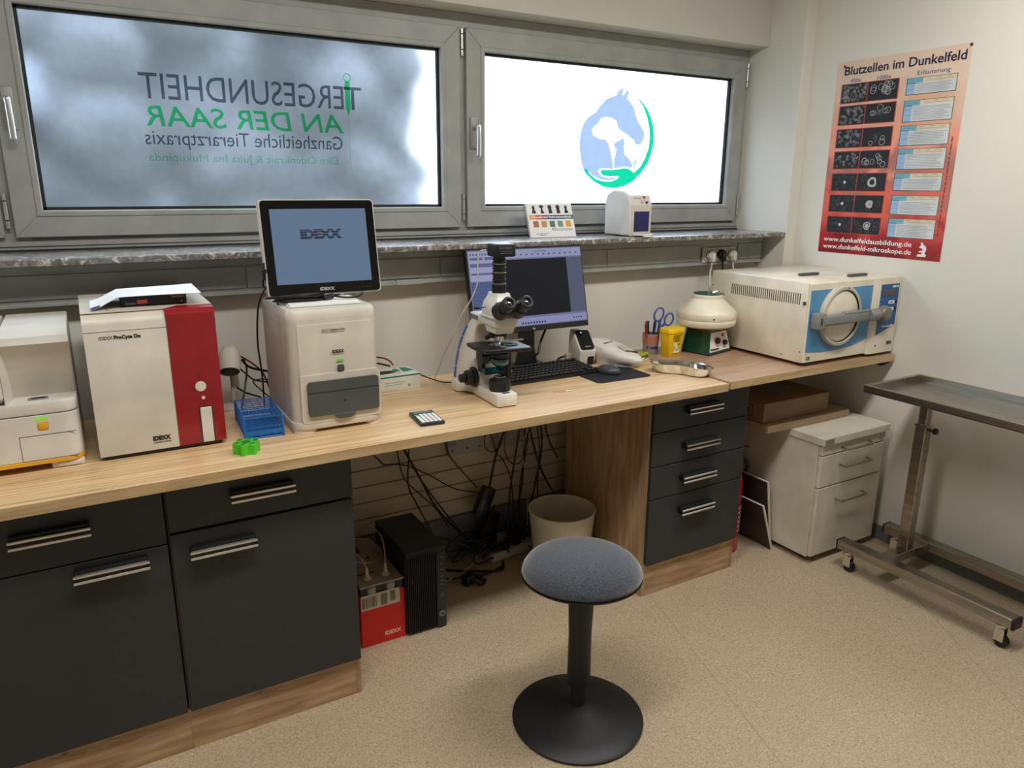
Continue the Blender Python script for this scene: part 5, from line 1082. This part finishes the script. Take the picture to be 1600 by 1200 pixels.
# power strip and adapters
ps = thing('power_strip', 'white multi-socket power strip on the floor', 'power strip', (1.40, 2.60, 0), .12)
obj('strip_body', B().box(0, .30, -.03, .03, 0, .042, .010, 3), plain('strip_white', (196, 190, 176), .4), ps)
for i in range(5): b = B(); b.lathe([(.020, 0), (.020, .002), (.017, .002), (.017, -.006), (0, -.006)], 20, (.04 + .052 * i, 0, .042)); obj('socket_ring', b, GREYM, ps)
for i, (x, y, z, rz, sx_, sy_, sz_, lab) in enumerate(((1.39, 2.63, .10, .5, .075, .042, .13, 'black power adapter standing in the cable tangle'), (1.47, 2.61, .045, -.2, .06, .05, .09, 'small black adapter plugged into the power strip'), (1.545, 2.625, .045, .1, .045, .05, .08, 'second black adapter beside it on the strip'))):
    a_ = thing('power_adapter', lab, 'adapter', (x, y, z), rz)
    if i == 0: a_.rotation_euler = (.1, .35, .3)
    obj('adapter_body', B().box(-sx_ / 2, sx_ / 2, -sy_ / 2, sy_ / 2, 0, sz_, .006, 2), BLACK, a_)
    b = B(); b.cyl((0, 0, sz_), (0, 0, sz_ + .03), .006, .004, 10); obj('strain_relief', b, CABLE, a_)
w_ = thing('power_adapter', 'long black power brick hanging tilted by the tangle', 'adapter', (1.36, 2.62, .22)); w_.rotation_euler = (0, .42, 0)
obj('adapter_body', B().box(-.03, .03, -.02, .02, 0, .135, .006, 2), BLACK, w_); t = B(); t.box(-.02, -.004, -.0206, -.02, .03, .08); obj('rating_label', t, GREYD, w_)
pl = thing('plug_adapter', 'black plug with a coiled lead lying on the open floor', 'plug', (1.235, 2.475, 0), .3)
obj('plug_body', B().box(-.025, .025, -.02, .02, 0, .045, .007, 2), BLACK, pl); b = B(); b.tube([(.0, -.02, .03), (.02, -.05, .01), (.05, -.045, .006), (.07, -.01, .006), (.045, .005, .02), (.04, -.03, .02), (.065, -.04, .006)], .007, 8, 6); obj('lead', b, CABLE, pl)
def cable(label, pts, r=.0032, m=CABLE, name='cable'):
    b = B(); b.tube(pts, r, 7, 8); return single(name, b, m, label, 'cable', loc=pts[0])
Z8 = .846
cable('black power lead dropping diagonally from the worktop left of centre', [(.90, 2.55, Z8), (.93, 2.58, .74), (1.02, 2.62, .60), (1.10, 2.63, .44), (1.18, 2.64, .28), (1.30, 2.62, .13), (1.37, 2.60, .06)], .0045)
cable('second black lead beside the diagonal one', [(.92, 2.58, Z8), (.97, 2.60, .70), (1.05, 2.63, .54), (1.13, 2.64, .39), (1.24, 2.64, .22), (1.33, 2.64, .10), (1.42, 2.62, .05)])
cable('thin black lead crossing the boards above the tower', [(.80, 2.40, .70), (.86, 2.46, .63), (.90, 2.50, .585), (.99, 2.60, .535), (1.06, 2.63, .500), (1.15, 2.64, .44), (1.26, 2.64, .36), (1.38, 2.63, .32)], .0028)
cable('thin black lead falling straight beside the diagonal bundle', [(1.07, 2.66, Z8), (1.055, 2.66, .66), (1.06, 2.65, .56), (1.05, 2.64, .42), (1.08, 2.62, .33), (1.14, 2.60, .18), (1.16, 2.55, .02), (1.22, 2.49, .03)])
cable('dark grey lead sagging left of the bundle', [(1.00, 2.66, Z8), (1.0, 2.66, .70), (1.01, 2.65, .58), (1.03, 2.64, .46), (1.09, 2.64, .38), (1.16, 2.63, .30), (1.22, 2.62, .20)], .0026)
cable('black lead drooping in a long curve to the adapter', [(1.24, 2.66, Z8), (1.23, 2.66, .62), (1.24, 2.66, .52), (1.30, 2.66, .43), (1.37, 2.65, .34)], .0028)
cable('black lead slanting from the metal rail to the power brick', [(1.36, 2.66, Z8), (1.40, 2.66, .66), (1.45, 2.66, .55), (1.47, 2.66, .48), (1.50, 2.65, .44), (1.53, 2.63, .34), (1.54, 2.62, .14)], .0028)
cable('thick black lead rising from the brick to the worktop', [(1.415, 2.62, .345), (1.46, 2.64, .48), (1.52, 2.65, .62), (1.57, 2.66, Z8)], .005)
for i, (x0, xm, x1) in enumerate(((1.58, 1.55, 1.50), (1.60, 1.58, 1.53), (1.615, 1.60, 1.56), (1.63, 1.66, 1.66), (1.65, 1.68, 1.60))):
    cable(('left', 'second', 'middle', 'fourth', 'right')[i] + ' black strand of the thick bundle under the worktop', [(x0, 2.60 + .01 * i, Z8), (x0 - .005, 2.61, .70), (xm, 2.62 - .01 * (i % 2), .50), (xm - .03 + .03 * (i % 2), 2.62, .32), (x1, 2.61, .16), (x1 - .02, 2.60, .06)], .0042 if i % 2 == 0 else .003)
cable('black lead running right from the bundle to the drawer cabinet', [(1.61, 2.62, .60), (1.66, 2.62, .42), (1.72, 2.63, .30), (1.76, 2.60, .22)], .0042)
cable('black lead falling beside the oak side panel', [(1.70, 2.66, Z8), (1.71, 2.66, .68), (1.715, 2.66, .60), (1.74, 2.66, .50), (1.79, 2.66, .40)], .0035)
cable('pale grey lead curving near the side panel', [(1.77, 2.67, Z8), (1.76, 2.67, .70), (1.73, 2.67, .55), (1.69, 2.66, .42), (1.66, 2.65, .33)], .0024, CABLEG)
cable('thin grey lead in front of the black bundle', [(1.60, 2.58, Z8), (1.60, 2.58, .65), (1.56, 2.59, .50), (1.58, 2.58, .35), (1.585, 2.58, .2), (1.59, 2.60, .1)], .0022, CABLEG)
cable('red network cable making a small loop', [(1.455, 2.66, .585), (1.42, 2.66, .57), (1.41, 2.65, .52), (1.445, 2.65, .49), (1.49, 2.65, .52), (1.505, 2.66, .60)], .0028, CABLER)
cable('red network cable making a large hanging loop', [(1.52, 2.65, .60), (1.50, 2.64, .50), (1.53, 2.64, .43), (1.58, 2.64, .42), (1.61, 2.64, .50), (1.59, 2.65, .58), (1.55, 2.66, .60)], .0028, CABLER)
cable('dark red cable running up into the bundle', [(1.52, 2.66, .60), (1.57, 2.65, .62), (1.61, 2.64, .68), (1.62, 2.63, .80)], .003, CABLER)
cable('thick black cable arching from the tower to the tangle', [(1.06, 2.52, .215), (1.12, 2.54, .21), (1.20, 2.56, .17), (1.28, 2.56, .12), (1.34, 2.58, .07)], .006)
cable('white cable sweeping along the floor behind the tower', [(1.12, 2.50, .02), (1.20, 2.53, .015), (1.28, 2.56, .02), (1.34, 2.60, .04)], .004, CABLEG)
cable('black cable lying across the floor to the plug', [(1.42, 2.52, .008), (1.33, 2.50, .006), (1.27, 2.53, .006), (1.25, 2.50, .04)], .0045)
cable('black cable curving over the open floor', [(1.20, 2.62, .006), (1.28, 2.56, .006), (1.40, 2.50, .006), (1.45, 2.56, .006)], .0055)
cable('black cable lying between strip and bin', [(1.58, 2.56, .05), (1.62, 2.50, .02), (1.66, 2.46, .006)], .004)
b = B()
for i in range(16):
    cx_, cy_, cz_ = rp2.uniform(1.26, 1.56), rp2.uniform(2.56, 2.66), rp2.uniform(.03, .13); r_ = rp2.uniform(.03, .09); ph = rp2.uniform(0, 6.28)
    b.tube([(cx_ + r_ * math.cos(ph + q) , cy_ + r_ * .3 * math.sin(ph + q), max(.006, cz_ + r_ * .35 * math.sin(ph * 2 + q * 1.3))) for q in range(6)], rp2.choice((.003, .004, .005)), 6, 6)
single('cable_tangle', b, CABLE, 'dense tangle of black leads heaped around the power strip', 'cable tangle', kind='stuff')
# upright wall rail with holes under the worktop
wr = thing('wall_rail', 'white perforated metal rail high on the boards under the worktop', 'rail', (1.255, 2.69, .49))
obj('rail_body', B().box(0, .36, 0, .016, .0, .085, .002, 1), PVC, wr)
b = B()
for x in (.02, .09, .15, .24): b.cyl((x, -.0006, .022 + .03 * (x > .2)), (x, .001, .022 + .03 * (x > .2)), .004, seg=10)
obj('rail_hole', b, INK, wr)
obj('rail_end', B().box(-.012, .03, -.02, 0, .045, .10, .002, 1), GREYM, wr)
ad = thing('cable_coupler', 'black cable coupler hanging from the worktop near the cabinet', 'plug', (.70, 2.30, .83))
b = B(); b.box(-.02, .035, -.012, .012, -.045, .016, .006, 2); obj('coupler_body', b, BLACK, ad); b = B(); b.cyl((.02, 0, -.03), (.11, .10, -.10), .014, .011, 12, .003); obj('coupler_end', b, BLACK, ad)
b = B(); b.tube([(.03, .02, -.035), (.05, .05, -.10), (.09, .09, -.12), (.115, .10, -.095)], .0028, 7); obj('coupler_lead', b, CABLE, ad)
# leads on the wall between the analysers
cable('thick black lead from the scanner to the tall analyser', [(.43, 2.53, 1.035), (.46, 2.56, 1.0), (.52, 2.58, .975), (.60, 2.56, .955)], .0042)
cable('dark red lead beside the thick black one', [(.43, 2.54, 1.045), (.47, 2.57, 1.01), (.505, 2.59, .97), (.52, 2.58, .92), (.525, 2.57, .89)], .003, CABLER)
cable('thin black lead looping behind the blue rack', [(.41, 2.52, 1.02), (.44, 2.55, .985), (.47, 2.56, .955), (.52, 2.56, .94), (.57, 2.55, .935)], .0028)
cable('black lead bent back behind the blue rack', [(.57, 2.56, .92), (.52, 2.58, .945), (.47, 2.58, .945), (.49, 2.56, .915), (.52, 2.54, .885)], .0026)
cable('short red lead lying behind the blue rack', [(.52, 2.56, .882), (.55, 2.56, .90), (.585, 2.55, .91)], .003, CABLER)
cable('black lead curving from the scanner to the worktop', [(.435, 2.53, 1.04), (.445, 2.54, 1.0), (.43, 2.52, .94), (.405, 2.47, .885)], .0032)
cable('red lead arching over the glove box', [(.86, 2.60, .98), (.93, 2.60, .975), (.97, 2.60, .96), (.985, 2.59, .94)], .003, CABLER)
cable('black lead passing over the glove box', [(.86, 2.59, .965), (.92, 2.59, .955), (.97, 2.585, .94)], .0035)
cable('white lead from the left socket down to the centrifuge', [(2.637, 2.625, 1.23), (2.625, 2.62, 1.20), (2.59, 2.58, 1.13), (2.55, 2.52, 1.06), (2.52, 2.50, .95), (2.50, 2.49, .90)], .004, CABLEW)
cable('black lead from the middle socket behind the steriliser', [(2.708, 2.625, 1.235), (2.708, 2.615, 1.19), (2.71, 2.60, 1.10)], .004)
cable('pale lead from the right socket behind the steriliser', [(2.779, 2.625, 1.235), (2.779, 2.615, 1.19), (2.78, 2.60, 1.10)], .004, CREAM)
